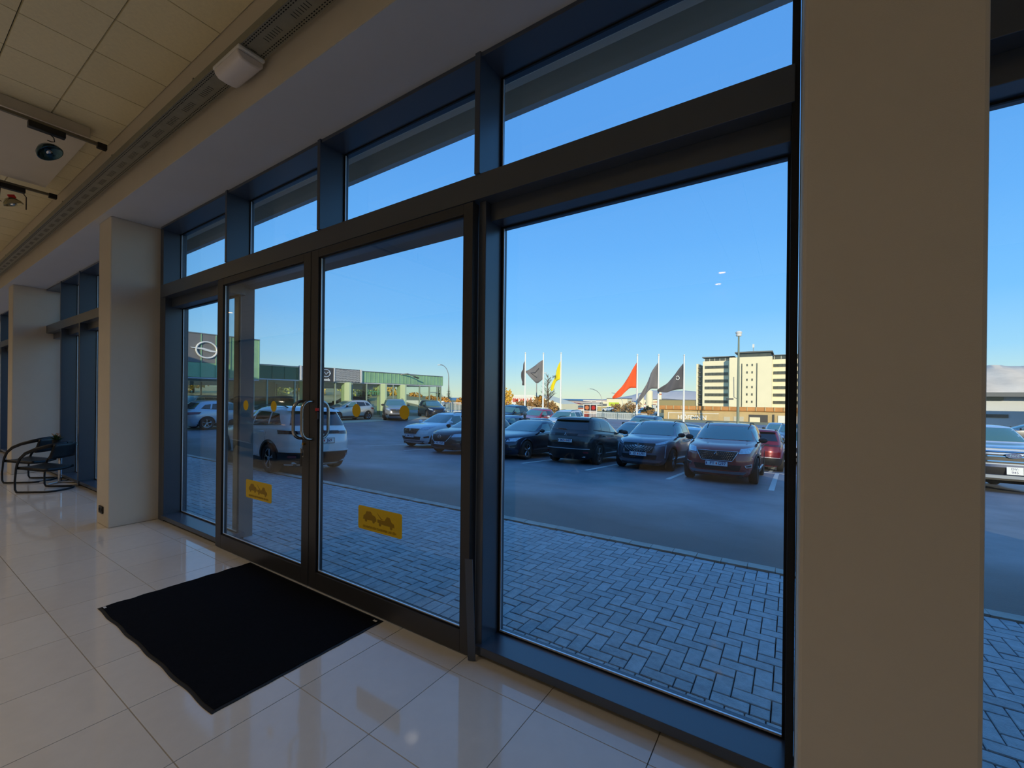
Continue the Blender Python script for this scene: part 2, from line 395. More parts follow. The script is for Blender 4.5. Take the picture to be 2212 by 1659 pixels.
rail('mullion', (-1.715, YF + .045, 0), (-1.66, YG + .05, 2.946), Wm)
# cover strip that has come loose at the foot of the mullion and leans into the room
MB().obox((-1.672, 2.10, .34), (.022, .010, 0), (-.001, .003, .0), (0.012, -.035, .335)).build('loose_cover_strip', M_frame, Wm, True)
Wr = glazing_bay('window_2', [2.2, 3.9], .45, XR, 'dark framed glazing right of the wide plastered pillar')
low_pane(Wr, .47, 2.18); low_pane(Wr, 2.22, 3.88); low_pane(Wr, 3.92, XR - .05)
rail('mullion', (2.17, YF + .02, 0), (2.23, YG + .05, 2.946), Wr); rail('mullion', (3.87, YF + .02, 0), (3.93, YG + .05, 2.946), Wr)
Wl = glazing_bay('window_3', [-12.05, -10.75, -9.3], -13.3, -7.55, 'dark framed glazing behind the black armchairs')
for a, b in ((-13.26, -12.12), (-12.05, -10.82), (-10.75, -9.36), (-9.3, -7.6)): low_pane(Wl, a, b)
for mx in (-12.05, -10.75, -9.3): rail('mullion', (mx - .07, YF, 0), (mx, YG + .05, 2.946), Wl)
Wf = glazing_bay('window_4', [-18.6, -17.0, -15.4], -20.15, -13.75, 'far stretch of dark framed glazing at the end of the showroom')
for a, b in ((-20.1, -18.67), (-18.6, -17.07), (-17.0, -15.47), (-15.4, -13.8)): low_pane(Wf, a, b)
for mx in (-18.6, -17.0, -15.4): rail('mullion', (mx - .07, YF, 0), (mx, YG + .05, 2.946), Wf)
Wz = glazing_bay('window_5', [-29.0, -27.0, -25.0, -22.8], XL, -20.6, 'most distant glazing of the showroom')
low_pane(Wz, XL + .1, -20.7)

# lining box of the doorway outside (head and jamb seen through the doors)
por = empty('doorway_lining', (-3.5, 2.5, 0), label='grey lined outer reveal around the entrance doors', kind='structure')
M_lin = mat('grey_lining_panel', (112, 112, 114), 0.6, var=0.05, scale=5)
MB().box(-5.60, YG + .05, -.05, -5.47, 2.62, 2.955).build('jamb_panel', M_lin, por, True, bevel=.003)
MB().box(-1.99, YG + .05, -.05, -1.89, 2.62, 2.955).build('jamb_panel', M_lin, por, True, bevel=.003)
MB().box(-5.60, YG + .05, 2.955, -1.89, 2.62, 3.09).build('head_panel', M_lin, por, True, bevel=.003)
MB().box(-5.40, 2.22, -.02, -1.71, 2.45, .002).build('threshold', M_gasket, por, True)

# ------------------------------------------------------------------ entrance doors
def door_leaf(name, x0, x1, sl, sr, label):
    D = empty(name, ((x0 + x1) / 2, 2.19, 0), label=label, cat='door', kind='structure')
    y0, y1 = 2.150, 2.215; zb, zt = .012, 2.935
    rail('stile', (x0, y0, zb), (x0 + sl, y1, zt), D, M_door); rail('stile', (x1 - sr, y0, zb), (x1, y1, zt), D, M_door)
    rail('bottom_rail', (x0 + sl, y0, zb), (x1 - sr, y1, .155), D, M_door); rail('top_rail', (x0 + sl, y0, 2.868), (x1 - sr, y1, zt), D, M_door)
    a, b = x0 + sl, x1 - sr
    MB().box(a, 2.178, .155, b, 2.186, 2.868).build('pane', M_dglass, D, True)
    g = MB().box(a, 2.162, .155, a + .012, 2.177, 2.868).box(b - .012, 2.162, .155, b, 2.177, 2.868).box(a, 2.162, .155, b, 2.177, .166).box(a, 2.162, 2.857, b, 2.177, 2.868)
    g.build('gasket', M_gasket, D, True)
    MB().box(a + .012, 2.166, .166, b - .012, 2.176, .173).box(a + .012, 2.166, .166, a + .019, 2.176, 2.857).build('glazing_bead', M_alu, D, True)
    return D
DL = door_leaf('door_1', -5.300, -3.524, .125, .110, 'left leaf of the dark framed glass entrance doors')
DR = door_leaf('door_2', -3.516, -1.725, .105, .075, 'right leaf of the dark framed glass entrance doors')
def d_handle(x, side, parent):
    y = 2.150 if side < 0 else 2.215; d = -.105 if side < 0 else .075; z0, z1 = 1.30, 1.625; r = .075; pts = []
    pts.append((x, y, z1)); 
    for k in range(7): a = PI / 2 * k / 6; pts.append((x, y + d - math.copysign(r, d) * (1 - math.sin(a)), z1 - r * (1 - math.cos(a))))
    for k in range(7): a = PI / 2 * k / 6; pts.append((x, y + d - math.copysign(r, d) * (1 - math.cos(a)), z0 + r * (1 - math.sin(a))))
    pts.append((x, y, z0))
    MB().tube(pts, .0135, 12).build('handle', M_steel, parent, True, smooth=True)
for x_, P_ in ((-3.592, DL), (-3.462, DR)):
    d_handle(x_, -1, P_); d_handle(x_, 1, P_)
# lock with red tab, keys
MB().box(-3.41, 2.135, 1.475, -3.385, 2.150, 1.535).build('lock_body', mat('brown_lock_case', (72, 52, 40), .5), DR, True, bevel=.002)
MB().box(-3.412, 2.132, 1.545, -3.383, 2.152, 1.568).build('indicator_tab', M_red, DR, True, bevel=.002)
kb = empty('key_bunch', (-3.592, 2.13, 1.27), label='bunch of keys hanging from the lock of the left door leaf', cat='keys')
MB().lathe([(.012, 0), (.012, .02)], 12, (0, 0, -.02), 'y').build('lock_cylinder', mat('brass', (190, 150, 70), .3, .9), kb, smooth=True)
MB().tube([(.013 * math.cos(a * PI / 8), -.005, -.04 + .013 * math.sin(a * PI / 8)) for a in range(16)], .0016, 6, True).build('ring', M_steel, kb)
for k in range(3):
    dx = (k - 1) * .008
    MB().obox((dx, -.008 + k * .004, -.085 - .01 * k), (.009, 0, 0), (0, .0012, 0), (dx * .2, 0, .03)).build('key', M_steel, kb, bevel=.001)
MB().obox((.006, -.014, -.155), (.011, 0, 0), (0, .002, 0), (.002, 0, .055)).build('strap', M_black, kb)
# stickers on the panes
YS = 2.1772
def disc(x, z, who):
    o = MB().lathe([(.052, 0), (.052, -.0008)], 28, (0, 0, 0), 'y').build('round_sticker', M_yel); o.location = (x, YS, z)
    tag(o, who, 'sticker', 'yellow warning dots on the door glass')
disc(-4.704, 1.568, 'yellow round sticker on the left door glass, nearest the outer stile')
disc(-4.164, 1.568, 'yellow round sticker on the left door glass, nearest the handles')
disc(-2.915, 1.560, 'yellow round sticker on the right door glass, nearest the handles')
disc(-2.365, 1.560, 'yellow round sticker on the right door glass, nearest the wide mullion')
def tow_sign(x0, label):
    s = empty('tow_away_sticker', (x0 + .25, YS, .72), label=label, cat='sticker', group='tow-away stickers')
    r = .018; W2, H2 = .25, .092; poly = []
    for cx, cz, a0 in ((W2 - r, H2 - r, 0), (-W2 + r, H2 - r, 90), (-W2 + r, -H2 + r, 180), (W2 - r, -H2 + r, 270)):
        for k in range(5): a = math.radians(a0 + k * 22.5); poly.append((cx + r * math.cos(a), cz + r * math.sin(a)))
    MB().prism(poly, .0008).build('film', M_yel, s)
    def shape(name, poly, d=-.0006): MB().prism(poly, d).build(name, M_yel2, s)
    car = [(-.19, -.01), (-.185, .02), (-.165, .03), (-.15, .055), (-.10, .058), (-.08, .034), (-.05, .028), (-.035, .01), (-.035, -.01)]
    shape('car_pictogram', car)
    shape('truck_pictogram', [(-.02, -.012), (-.02, .012), (.06, .012), (.085, .045), (.115, .045), (.14, .01), (.165, .002), (.17, -.024), (.05, -.022)])
    shape('crane_pictogram', [(-.03, .062), (.03, .02), (.05, .022), (.02, .014)])
    for cx, cz in ((-.155, -.014), (-.065, -.014), (.01, -.024), (.135, -.03)):
        o = MB().lathe([(.014, -.0008), (.014, -.0002)], 16, (cx, 0, cz), 'y').build('wheel_pictogram', M_yel2, s)
    text('lettering', 'HÉR ERU BIFREIÐASTÆÐI BÖNNUÐ', .024, (0, -.0008, -.066), (0, -1, 0), M_yel2, s, .0003, mirror=True, world=False, bold=.0006)
tow_sign(-2.878, 'yellow tow-away sticker low on the right door glass')
tow_sign(-4.686, 'yellow tow-away sticker low on the left door glass')

# ------------------------------------------------------------------ door mat
dm = empty('door_mat', (-3.5, 1.56, 0), label='large black entrance mat with rubber edge in front of the doors', cat='mat')
P = []; nx, ny = 64, 40
def mat_pt(i, j, z):
    u, v = i / nx, j / ny
    x = -4.50 + 1.975 * u; y = 1.015 + 1.125 * v
    wav = .004 * math.sin(u * 31 + .6) * (1 - v) ** 4; wx = .0035 * math.sin(v * 44) * ((1 - u) ** 6 - u ** 6 * .4)
    return (x + wx, y + wav, z + .004 * abs(math.sin(v * 17)) * ((1 - u) ** 8 + .4 * u ** 8) + .002 * abs(math.sin(u * 40)) * (1 - v) ** 6)
top = [[mat_pt(i, j, .009) for j in range(ny + 1)] for i in range(nx + 1)]
MB().grid([[(p[0] * .982 + -3.5 * .018 if True else 0, p[1] * .97 + 1.578 * .03, p[2]) for p in r] for r in top]).build('pile', M_mat, dm, True, smooth=True)
b = MB(); ring = []
edge = [(i, 0) for i in range(nx)] + [(nx, j) for j in range(ny)] + [(i, ny) for i in range(nx, 0, -1)] + [(0, j) for j in range(ny, 0, -1)]
inn = [[(p[0] * .975 - 3.5 * .025, p[1] * .96 + 1.578 * .04, p[2]) for p in r] for r in top]
vs = []
for i, j in edge:
    p = top[i][j]; q = inn[i][j]
    vs += [(p[0], p[1], .001), (p[0], p[1], p[2] - .006), (q[0], q[1], q[2] - .002)]
n_ = len(edge); fs = []
for k in range(n_):
    a, c = 3 * k, 3 * ((k + 1) % n_)
    fs += [(a, c, c + 1, a + 1), (a + 1, c + 1, c + 2, a + 2)]
b.add(vs, fs).build('rubber_edge', M_rub, dm, True)
for (x_, y_) in ((-4.455, 1.05), (-2.57, 2.10)):
    MB().box(x_ - .018, y_ - .008, .010, x_ + .018, y_ + .008, .0115).build('care_tag', M_white, dm, True)

# ------------------------------------------------------------------ cable tray, emergency light, lighting tracks
tr = empty('cable_tray', (-8, 1.50, 4.10), label='perforated metal cable tray running along the ceiling edge', cat='cable tray')
x0t, x1t = -30.5, 3.0
MB().box(x0t, 1.425, 4.10, x1t, 1.585, 4.103).build('base_plate', M_tray, tr, True)
MB().box(x0t, 1.425, 4.103, x1t, 1.428, 4.16).box(x0t, 1.582, 4.103, x1t, 1.585, 4.16).build('side_flange', M_tray, tr, True)
sl = MB(); x = -14.0
while x < 0.5:
    for y in (1.437, 1.452, 1.556, 1.571): sl.box(x, y - .003, 4.0988, x + .014, y + .003, 4.0999)
    if int(x * 10) % 5 < 3 or True:
        if int(round(x / .028)) % 12 < 7: sl.box(x, 1.485, 4.0988, x + .004, 1.525, 4.0999)
    x += .028
tag(sl.build('slots', M_hole, tr, True), kind='stuff')
for x in range(-28, 3, 2): MB().box(x, 1.428, 4.16, x + .02, 1.618, 4.18).build('hanger', M_tray, tr, True)
em = empty('emergency_light', (-3.40, 1.50, 4.06), label='white emergency light unit under the cable tray', cat='light')
MB().box(-.20, -.09, .012, .20, .09, .038).build('housing', M_white, em, bevel=.008)
pr = [(-.09, .012), (-.085, -.02), (-.06, -.045), (0, -.052), (.06, -.045), (.085, -.02), (.09, .012)]
MB().prism(pr, .36, lambda u, v, w: (w - .18, u, v)).build('diffuser', mat('milky_diffuser', (226, 218, 214), .3, coat=.3), em, bevel=.01, smooth=True)

def track(name, x, y1, zt, label):
    t = empty(name, (x, 0, zt), label=label, cat='lighting track', group='lighting tracks under the ceiling')
    MB().box(x - .018, YR + .3, zt, x + .018, y1, zt + .03).build('rail', mat('grey_track', (120, 112, 96), .5, .4), t, True)
    MB().box(x - .03, y1 - .06, zt - .025, x + .03, y1 + .02, zt + .035).build('end_cap', M_black, t, True, bevel=.004)
    for yy in (-4, -2, 0.2): MB().box(x - .004, yy, zt + .03, x + .004, yy + .01, ZC - .001).build('hanger', M_black, t, True)
track('lighting_track', -6.55, 1.50, 4.46, 'nearer lighting track across the ceiling above the left pillar')
track('lighting_track', -8.80, 1.50, 4.46, 'farther lighting track across the ceiling beyond the smooth bulkhead')
def spot(x, ya, yb, label, disc_like):
    s = empty('spotlight', (x, (ya + yb) / 2, 4.44), label=label, cat='spotlight')
    h = (yb - ya) / 2
    MB().box(-.035, -h, -.045, .035, h, .018).build('gear_box', M_black, s, bevel=.005)
    if disc_like:
        MB().tube([(0, .02, -.045), (0, .05, -.07), (-.02, .06, -.10), (.0, .03, -.12), (.03, .0, -.13)], .005, 8).build('arm', M_black, s, smooth=True)
        M = Matrix.Translation((-.06, .03, -.215)) @ Matrix.Rotation(math.radians(28), 4, 'X') @ Matrix.Rotation(math.radians(-22), 4, 'Y')
        a = MB().lathe([(.03, .075), (.07, .06), (.105, .02), (.112, -.01), (.104, -.012), (.095, .0), (.06, .03), (.0, .045)], 28)
        me = a.mesh('reflector', mat('smoked_reflector', (60, 90, 98), .12, .7), True, angle=50); me.transform(M); link('reflector', me, s)
        a = MB().lathe([(.0, -.008), (.026, -.006), (.03, .02), (.02, .05), (0, .06)], 16); me = a.mesh('bulb', M_chrome, True); me.transform(M); link('bulb', me, s)
    else:
        for q in ([(0, -.10, -.045), (0, -.11, -.21), (0, -.09, -.23)], [(0, .10, -.045), (0, .13, -.09), (0, .13, -.26)]): MB().tube(q, .006, 6).build('yoke_arm', mat('dark_red_brown', (60, 44, 40), .5), s, smooth=True)
        M = Matrix.Translation((0.0, .01, -.215)) @ Matrix.Rotation(math.radians(24), 4, 'X')
        a = MB().lathe([(.02, .07), (.05, .06), (.09, .01), (.098, -.02), (.088, -.022), (.06, .02), (0, .04)], 24)
        me = a.mesh('reflector', mat('warm_reflector', (176, 166, 130), .15, .8), True, angle=50); me.transform(M); link('reflector', me, s)
        a = MB().lathe([(.0, -.03), (.03, -.02), (.034, .01), (.02, .04), (0, .05)], 16); me = a.mesh('bulb', M_chrome, True); me.transform(M); link('bulb', me, s)
        MB().obox((0, .0, -.13), (.02, 0, 0), (0, .03, .01), (0, -.01, .02)).build('lamp_holder', M_red, s)
spot(-6.55, .92, 1.19, 'black track spotlight with a smoked round reflector, above the left pillar', True)
spot(-8.80, .98, 1.22, 'track spotlight in an open yoke with a warm metal reflector', False)
# round downlights deeper in the showroom (their glow is mirrored in the glass)
M_glow = mat('warm_lamp_glow', (255, 230, 190), .4, emit=(255, 190, 110), es=14)
for k, (x, y) in enumerate([(-1.38, -6.16), (-1.6, -7.2), (-7.86, -2.9), (-16.95, -2.92)]):
    d = empty('ceiling_downlight', (x, y, ZC), label=['glowing downlight near the back wall, mirrored in the upper large window', 'glowing downlight at the back wall, mirrored lowest in the large window', 'glowing downlight mirrored in the right door glass', 'glowing orange downlight mirrored in the left door glass'][k], cat='downlight', group='downlights mirrored in the glazing')
    MB().lathe([(.10, -.002), (.10, -.03), (.075, -.032), (.075, -.004)], 20).build('rim', M_white, d, smooth=True, angle=40)
    MB().lathe([(.074, -.006), (.074, -.02)], 20).build('lens', M_glow, d)

# ------------------------------------------------------------------ armchairs and table at the far window
def armchair(loc, ang, label):
    c = empty('armchair', loc, ang, label, 'chair', 'black cantilever armchairs'); c.scale = (.82, .92, 1)
    hw = .27; r = .016
    # floor runner: U open at the front legs, rounded at the back
    pts = [(.32, hw, .42), (.34, hw, .20), (.335, hw, .06), (.31, hw, .018), (.25, hw, .016)]
    for k in range(9):
        a = PI * k / 8; pts.append((-.20 - .16 * math.sin(a), hw * math.cos(a), .016))
    pts += [(.25, -hw, .016), (.31, -hw, .018), (.335, -hw, .06), (.34, -hw, .20), (.32, -hw, .42)]
    MB().tube(pts, r, 10).build('base_frame', M_black, c, smooth=True)
    # arms rise from the front legs, sweep back and join behind as the top rail
    for s in (-1, 1):
        arm = [(.32, s * hw, .40), (.29, s * (hw + .01), .48), (.22, s * (hw + .03), .58), (.10, s * (hw + .05), .665), (-.06, s * (hw + .04), .73), (-.22, s * (hw - .03), .775), (-.31, s * .12, .80), (-.335, 0, .805)]
        MB().tube(arm, r, 10, rr=[.018, .02, .023, .026, .028, .032, .036, .038]).build('arm', M_black, c, smooth=True)
    G = [[(-.27 + .03 * math.cos(v * PI) - .07 * (t) - .045 * math.cos((v - .5) * PI), (v - .5) * 2 * (hw + .01 - .03 * t), .56 + t * .24) for v in [k / 12 for k in range(13)]] for t in [j / 5 for j in range(6)]]
    o = MB().grid(G).build('backrest', M_black, c, smooth=True); s_ = o.modifiers.new('s', 'SOLIDIFY'); s_.thickness = .035
    G = [[(.32 - t * .56, (v - .5) * 2 * (hw - .01), .44 - .05 * t - .02 * math.sin(v * PI) + (.02 if t > .99 else 0)) for v in [k / 8 for k in range(9)]] for t in [j / 8 for j in range(9)]]
    o = MB().grid(G).build('seat', M_black, c, smooth=True); s_ = o.modifiers.new('s', 'SOLIDIFY'); s_.thickness = .045
armchair((-10.72, 1.78, 0), math.radians(219), 'black cantilever armchair nearer the camera, left of the plastered pillar')
armchair((-12.05, 1.80, 0), math.radians(222), 'black cantilever armchair beside the farther plastered pillar')
tb = empty('side_table', (-11.42, 2.05, 0), label='small round glass table on a chrome column between the black armchairs', cat='table')
MB().lathe([(.0, .70), (.23, .70), (.235, .705), (.23, .712), (0, .712)], 32).build('table_top', glass('table_glass', (200, 220, 215), 1.3), tb, smooth=True, angle=30)
MB().lathe([(.026, .02), (.026, .66), (.07, .69), (.07, .70)], 18).build('column', M_chrome, tb, smooth=True, angle=50)
for k in range(4):
    a = PI / 4 + k * PI / 2; d = Vector((math.cos(a), math.sin(a), 0)); q = Vector((-d.y, d.x, 0))
    MB().obox(d * .15 + Vector((0, 0, .022)), d * .15, q * .03, Vector((0, 0, .010)) ).build('foot', M_chrome, tb, bevel=.004)
fp = empty('potted_flower', (-11.42, 2.0, .712), label='small potted flower on the round glass table', cat='plant')
MB().lathe([(.045, 0), (.06, .09), (.052, .09), (.045, .07)], 18).build('pot', M_black, fp, smooth=True, angle=50)
lf = MB(); rr = random.Random(3)
for k in range(90):
    a = rr.uniform(0, 2 * PI); e = rr.uniform(.1, 1.3); L = rr.uniform(.06, .15); d = Vector((math.cos(a) * math.cos(e), math.sin(a) * math.cos(e), math.sin(e))); q = d.cross(Vector((0, 0, 1))).normalized() * .012
    p = Vector((0, 0, .08)); lf.add([p, p + d * L * .6 + q, p + d * L, p + d * L * .6 - q], [(0, 1, 2, 3)])
tag(lf.build('leaves', mat('plant_leaves', (60, 84, 40), .7, island=-.3), fp), kind='stuff')
fl = MB()
for k in range(14):
    a = rr.uniform(0, 2 * PI); R_ = rr.uniform(0, .07); fl.lathe([(.0, .0), (.013, .006), (0, .016)], 6, (R_ * math.cos(a), R_ * math.sin(a), .15 + rr.uniform(0, .06)))
tag(fl.build('blossoms', mat('orange_petals', (190, 120, 50), .7), fp), kind='stuff')

# ------------------------------------------------------------------ ground outside
def sstep(a, b, x):
    t = min(1, max(0, (x - a) / (b - a))); return t * t * (3 - 2 * t)
GP = [(2.4, -.05), (5.15, -.08), (6.5, -.13), (9, -.3), (12.3, -.50), (14, -.60), (19, -.88), (24, -.90), (31, -.80), (60, -1.38), (78, -1.7), (125, -2.2), (150, -6), (200, -14)]
def gz(x, y):
    z = GP[-1][1]
    for (a, za), (b, zb) in zip(GP[:-1], GP[1:]):
        if y <= b: z = za + (zb - za) * (max(y, a) - a) / (b - a); break
    t = sstep(-27, -15, x)
    if y > 45: t = max(t, sstep(35, 52, y))
    z += .62 * (1 - sstep(-42, -20, x)) * sstep(30, 52, y) * (1 - sstep(90, 120, y))
    return (-.10) * (1 - t) + z * t - .62 * sstep(-9, 0, x) * sstep(15, 27, y) * (1 - sstep(40, 60, y))
ysr = [5.22] + [6 + .75 * k for k in range(24)] + [24 + 2 * k for k in range(19)] + [61.5]
ysg = [61.5 + 3 * k for k in range(7)] + [84, 90, 100, 110, 118, 125, 135, 150, 200]
xsr = [-140, -110, -85, -70] + [-58 + 1.5 * k for k in range(76)] + [70, 95, 140]
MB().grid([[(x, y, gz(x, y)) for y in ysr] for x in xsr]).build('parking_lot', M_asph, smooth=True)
rg = MB().grid([[(x, y, gz(x, y) - .01) for y in ysg] for x in xsr]).build('rough_grass_ground', M_land, smooth=True); tag(rg, 'rough grass and tracks beyond the car park railing', kind='structure')
tag(bpy.data.objects['parking_lot'], 'dark asphalt of the car park sloping away from the building', kind='structure')
pav = MB().box(-34, 2.42, -.5, 12, 5.08, -.085).build('pavement', M_bed); tag(pav, kind='structure')
kb_ = box('kerb', M_bed, (-34, 5.085, -.5), (12, 5.215, -.085)); tag(kb_, kind='structure')
ks = MB().box(-.122, -.066, -.06, .122, .066, 0).mesh('kerb_stone', M_kerb)
for k in range(-54, 8):
    o = link('kerb_stone', ks, kb_); o.location = (k * .25, 5.15, -.064 + .002 * ((k * 7) % 3))
far_k = MB()
for k in list(range(-130, -54)) + list(range(8, 46)): far_k.box(k * .25 - .122, 5.084, -.12, k * .25 + .122, 5.216, -.064)
tag(far_k.build('kerb_stone_run', M_kerb, kb_), kind='stuff')
rr = random.Random(11)
PW = .1
br = []
for n in range(-420, 160):
    for m_ in range(-120, 120):
        hx = (n + 4 * m_) * PW; hy = n * PW
        for (x0, y0, w_, h_) in ((hx, hy, .2, .1), (hx, hy + PW, .1, .2)):
            X0, Y0 = x0 + 0.02, y0 + 2.66
            X1, Y1 = X0 + w_, Y0 + h_
            if X0 < -24 or X1 > 7.5 or Y1 <= 2.66 or Y0 >= 5.079: continue
            Y0c, Y1c = max(Y0, 2.66), min(Y1, 5.079)
            if Y1c - Y0c < .02: continue
            br.append((X0, Y0c, X1, Y1c))
for k in range(-240, 75):      # soldier course along the shopfront
    br.append((k * .1, 2.455, k * .1 + .1, 2.66))
def pav_z(y): return -.030 - (y - 2.45) * .0175
def brick_geo(x0, y0, x1, y1):
    g = .0035; h = rr.uniform(-.0015, .0015); t1, t2 = rr.uniform(-.0012, .0012), rr.uniform(-.0012, .0012); c = .004
    z0, z1 = pav_z(y0) + h, pav_z(y1) + h
    X0, Y0, X1, Y1 = x0 + g, y0 + g, x1 - g, y1 - g
    v = [(X0, Y0, z0 - c - .0), (X1, Y0, z0 - c), (X1, Y1, z1 - c), (X0, Y1, z1 - c), (X0 + c, Y0 + c, z0 + t1), (X1 - c, Y0 + c, z0 + t2), (X1 - c, Y1 - c, z1 - t1), (X0 + c, Y1 - c, z1 - t2),
         (X0, Y0, z0 - .05), (X1, Y0, z0 - .05), (X1, Y1, z1 - .05), (X0, Y1, z1 - .05)]
    f = [(4, 5, 6, 7), (0, 1, 5, 4), (1, 2, 6, 5), (2, 3, 7, 6), (3, 0, 4, 7), (8, 9, 1, 0), (9, 10, 2, 1), (10, 11, 3, 2), (11, 8, 0, 3)]
    return v, f
def seen(b):
    x, y = (b[0] + b[2]) / 2, (b[1] + b[3]) / 2; d = Vector((x, y, -1.73)); z = d.dot(Fv)
    if z < .3: return 1e9
    px = 1106 + 922 * d.dot(Rv) / z; py = 859 - 922 * d.dot(Uv) / z
    if not (1070 < px < 1705 and py < 1620) and not (2100 < px < 2230 and py < 1680): return 1e8 + x * x + y * y
    return x * x + y * y
br.sort(key=seen)
fld = MB()
for k, b in enumerate(br):
    v, f = brick_geo(*b)
    if k < 300:
        MB().add(v, f).build('paver', M_paver, pav, True, fix=False)
    else: fld.add(v, f)
tag(fld.build('paver_field', M_pavf, pav, True, fix=False), kind='stuff')
# worn parking lines
pk = empty('parking_markings', (0, 15, 0), label='white painted parking bay lines on the asphalt', kind='structure', cat='markings')
def stripe(x0, x1, y0, y1):
    n = 10; P = [[(x, y0 + (y1 - y0) * j / n, gz(x, y0 + (y1 - y0) * j / n) + .006) for j in range(n + 1)] for x in (x0, x1)]
    Q = [[(p[0], p[1], p[2] - .02) for p in r] for r in P]
    o = MB().grid(P); o.add([P[0][0], P[1][0], Q[1][0], Q[0][0]], [(0, 1, 2, 3)]); o.build('stripe', M_line, pk, True, fix=False)
for x in (-.45, -2.83, -5.18, -7.42, -9.9, -12.95, -15.4):
    stripe(x, x + .12, 11.9, 17.3)
stripe(-.9, 4.5, 17.3, 17.42)
for x in (-.7, -3.1, -5.5, -8, -10.5): stripe(x, x + .12, 18.3, 23)
stripe(-1.2, -1.08, 27, 33)
# sunlit concrete apron by the low showroom
P = [[(x, y, gz(x, y) + .015) for y in [6 + k for k in range(27)]] for x in (-29.3, -28, -26.5, -25.0)]
ap = MB().grid(P).build('concrete_apron', M_conc, fix=False); tag(ap, 'pale concrete apron in front of the green showroom', kind='structure')

# ------------------------------------------------------------------ cars
class Shape:
    def __init__(s, lv): s.lv = lv
    def prm(s, z):
        L = s.lv
        if z <= L[0][0]: return L[0][1:]
        for a, b in zip(L[:-1], L[1:]):
            if z <= b[0]:
                t = (z - a[0]) / (b[0] - a[0] + 1e-9); return tuple(p + (q - p) * t for p, q in zip(a[1:], b[1:]))
        return L[-1][1:]
    def half(s, z, u):
        xf, xr, w_, nf, nr = s.prm(z); n = nf if u > 0 else nr
        return w_ * max(0, 1 - abs(u) ** n) ** (1 / n)
    def yx(s, x, z):
        xf, xr, w_, nf, nr = s.prm(z); mid, h = (xf + xr) / 2, (xf - xr) / 2
        return s.half(z, max(-1, min(1, (x - mid) / h)))
    def arc(s, t, z, rear=False):
        """point and outward normal at arc length t from the nose (or tail) centre"""
        xf, xr, w_, nf, nr = s.prm(z); mid, h = (xf + xr) / 2, (xf - xr) / 2; n = nr if rear else nf; sg = -1 if rear else 1
        pts = []
        for k in range(11):
            f = k / 12; pts.append((h * (1 - f ** n) ** (1 / n), w_ * f))
        u0 = (1 - (10 / 12) ** n) ** (1 / n)
        for k in range(1, 25):
            u = u0 * (1 - k / 24); pts.append((h * u, w_ * (1 - u ** n) ** (1 / n)))
        at = abs(t); acc = 0
        for a, b in zip(pts[:-1], pts[1:]):
            d = math.hypot(b[0] - a[0], b[1] - a[1])
            if acc + d >= at or b is pts[-1]:
                q = (at - acc) / d; x, y = a[0] + (b[0] - a[0]) * q, a[1] + (b[1] - a[1]) * q
                nx_, ny_ = (b[1] - a[1]) / d, -(b[0] - a[0]) / d
                break
            acc += d
        sy = 1 if t >= 0 else -1
        return Vector((mid + sg * x, sy * y, z)), Vector((sg * nx_, sy * ny_, 0))
def patch(fn, nu, nv, off=.008, depth=.03):
    """curved plate on the body; fn(u,v) -> point, normal"""
    O = [[None] * (nv + 1) for _ in range(nu + 1)]; I = [[None] * (nv + 1) for _ in range(nu + 1)]
    for i in range(nu + 1):
        for j in range(nv + 1):
            p, n = fn(i / nu, j / nv); O[i][j] = p + n * off; I[i][j] = p - n * depth
    m = MB().grid(O)
    for path in ([(i, 0) for i in range(nu + 1)], [(nu, j) for j in range(nv + 1)], [(i, nv) for i in range(nu, -1, -1)], [(0, j) for j in range(nv, -1, -1)]):
        m.grid([[O[i][j] for i, j in path], [I[i][j] for i, j in path]])
    return m
def bil(c, u, v):
    (a, b, d, e) = c     # bottom-left, bottom-right, top-right, top-left
    return tuple((a[k] * (1 - u) + b[k] * u) * (1 - v) + (e[k] * (1 - u) + d[k] * u) * v for k in range(2))
TYPES = {}
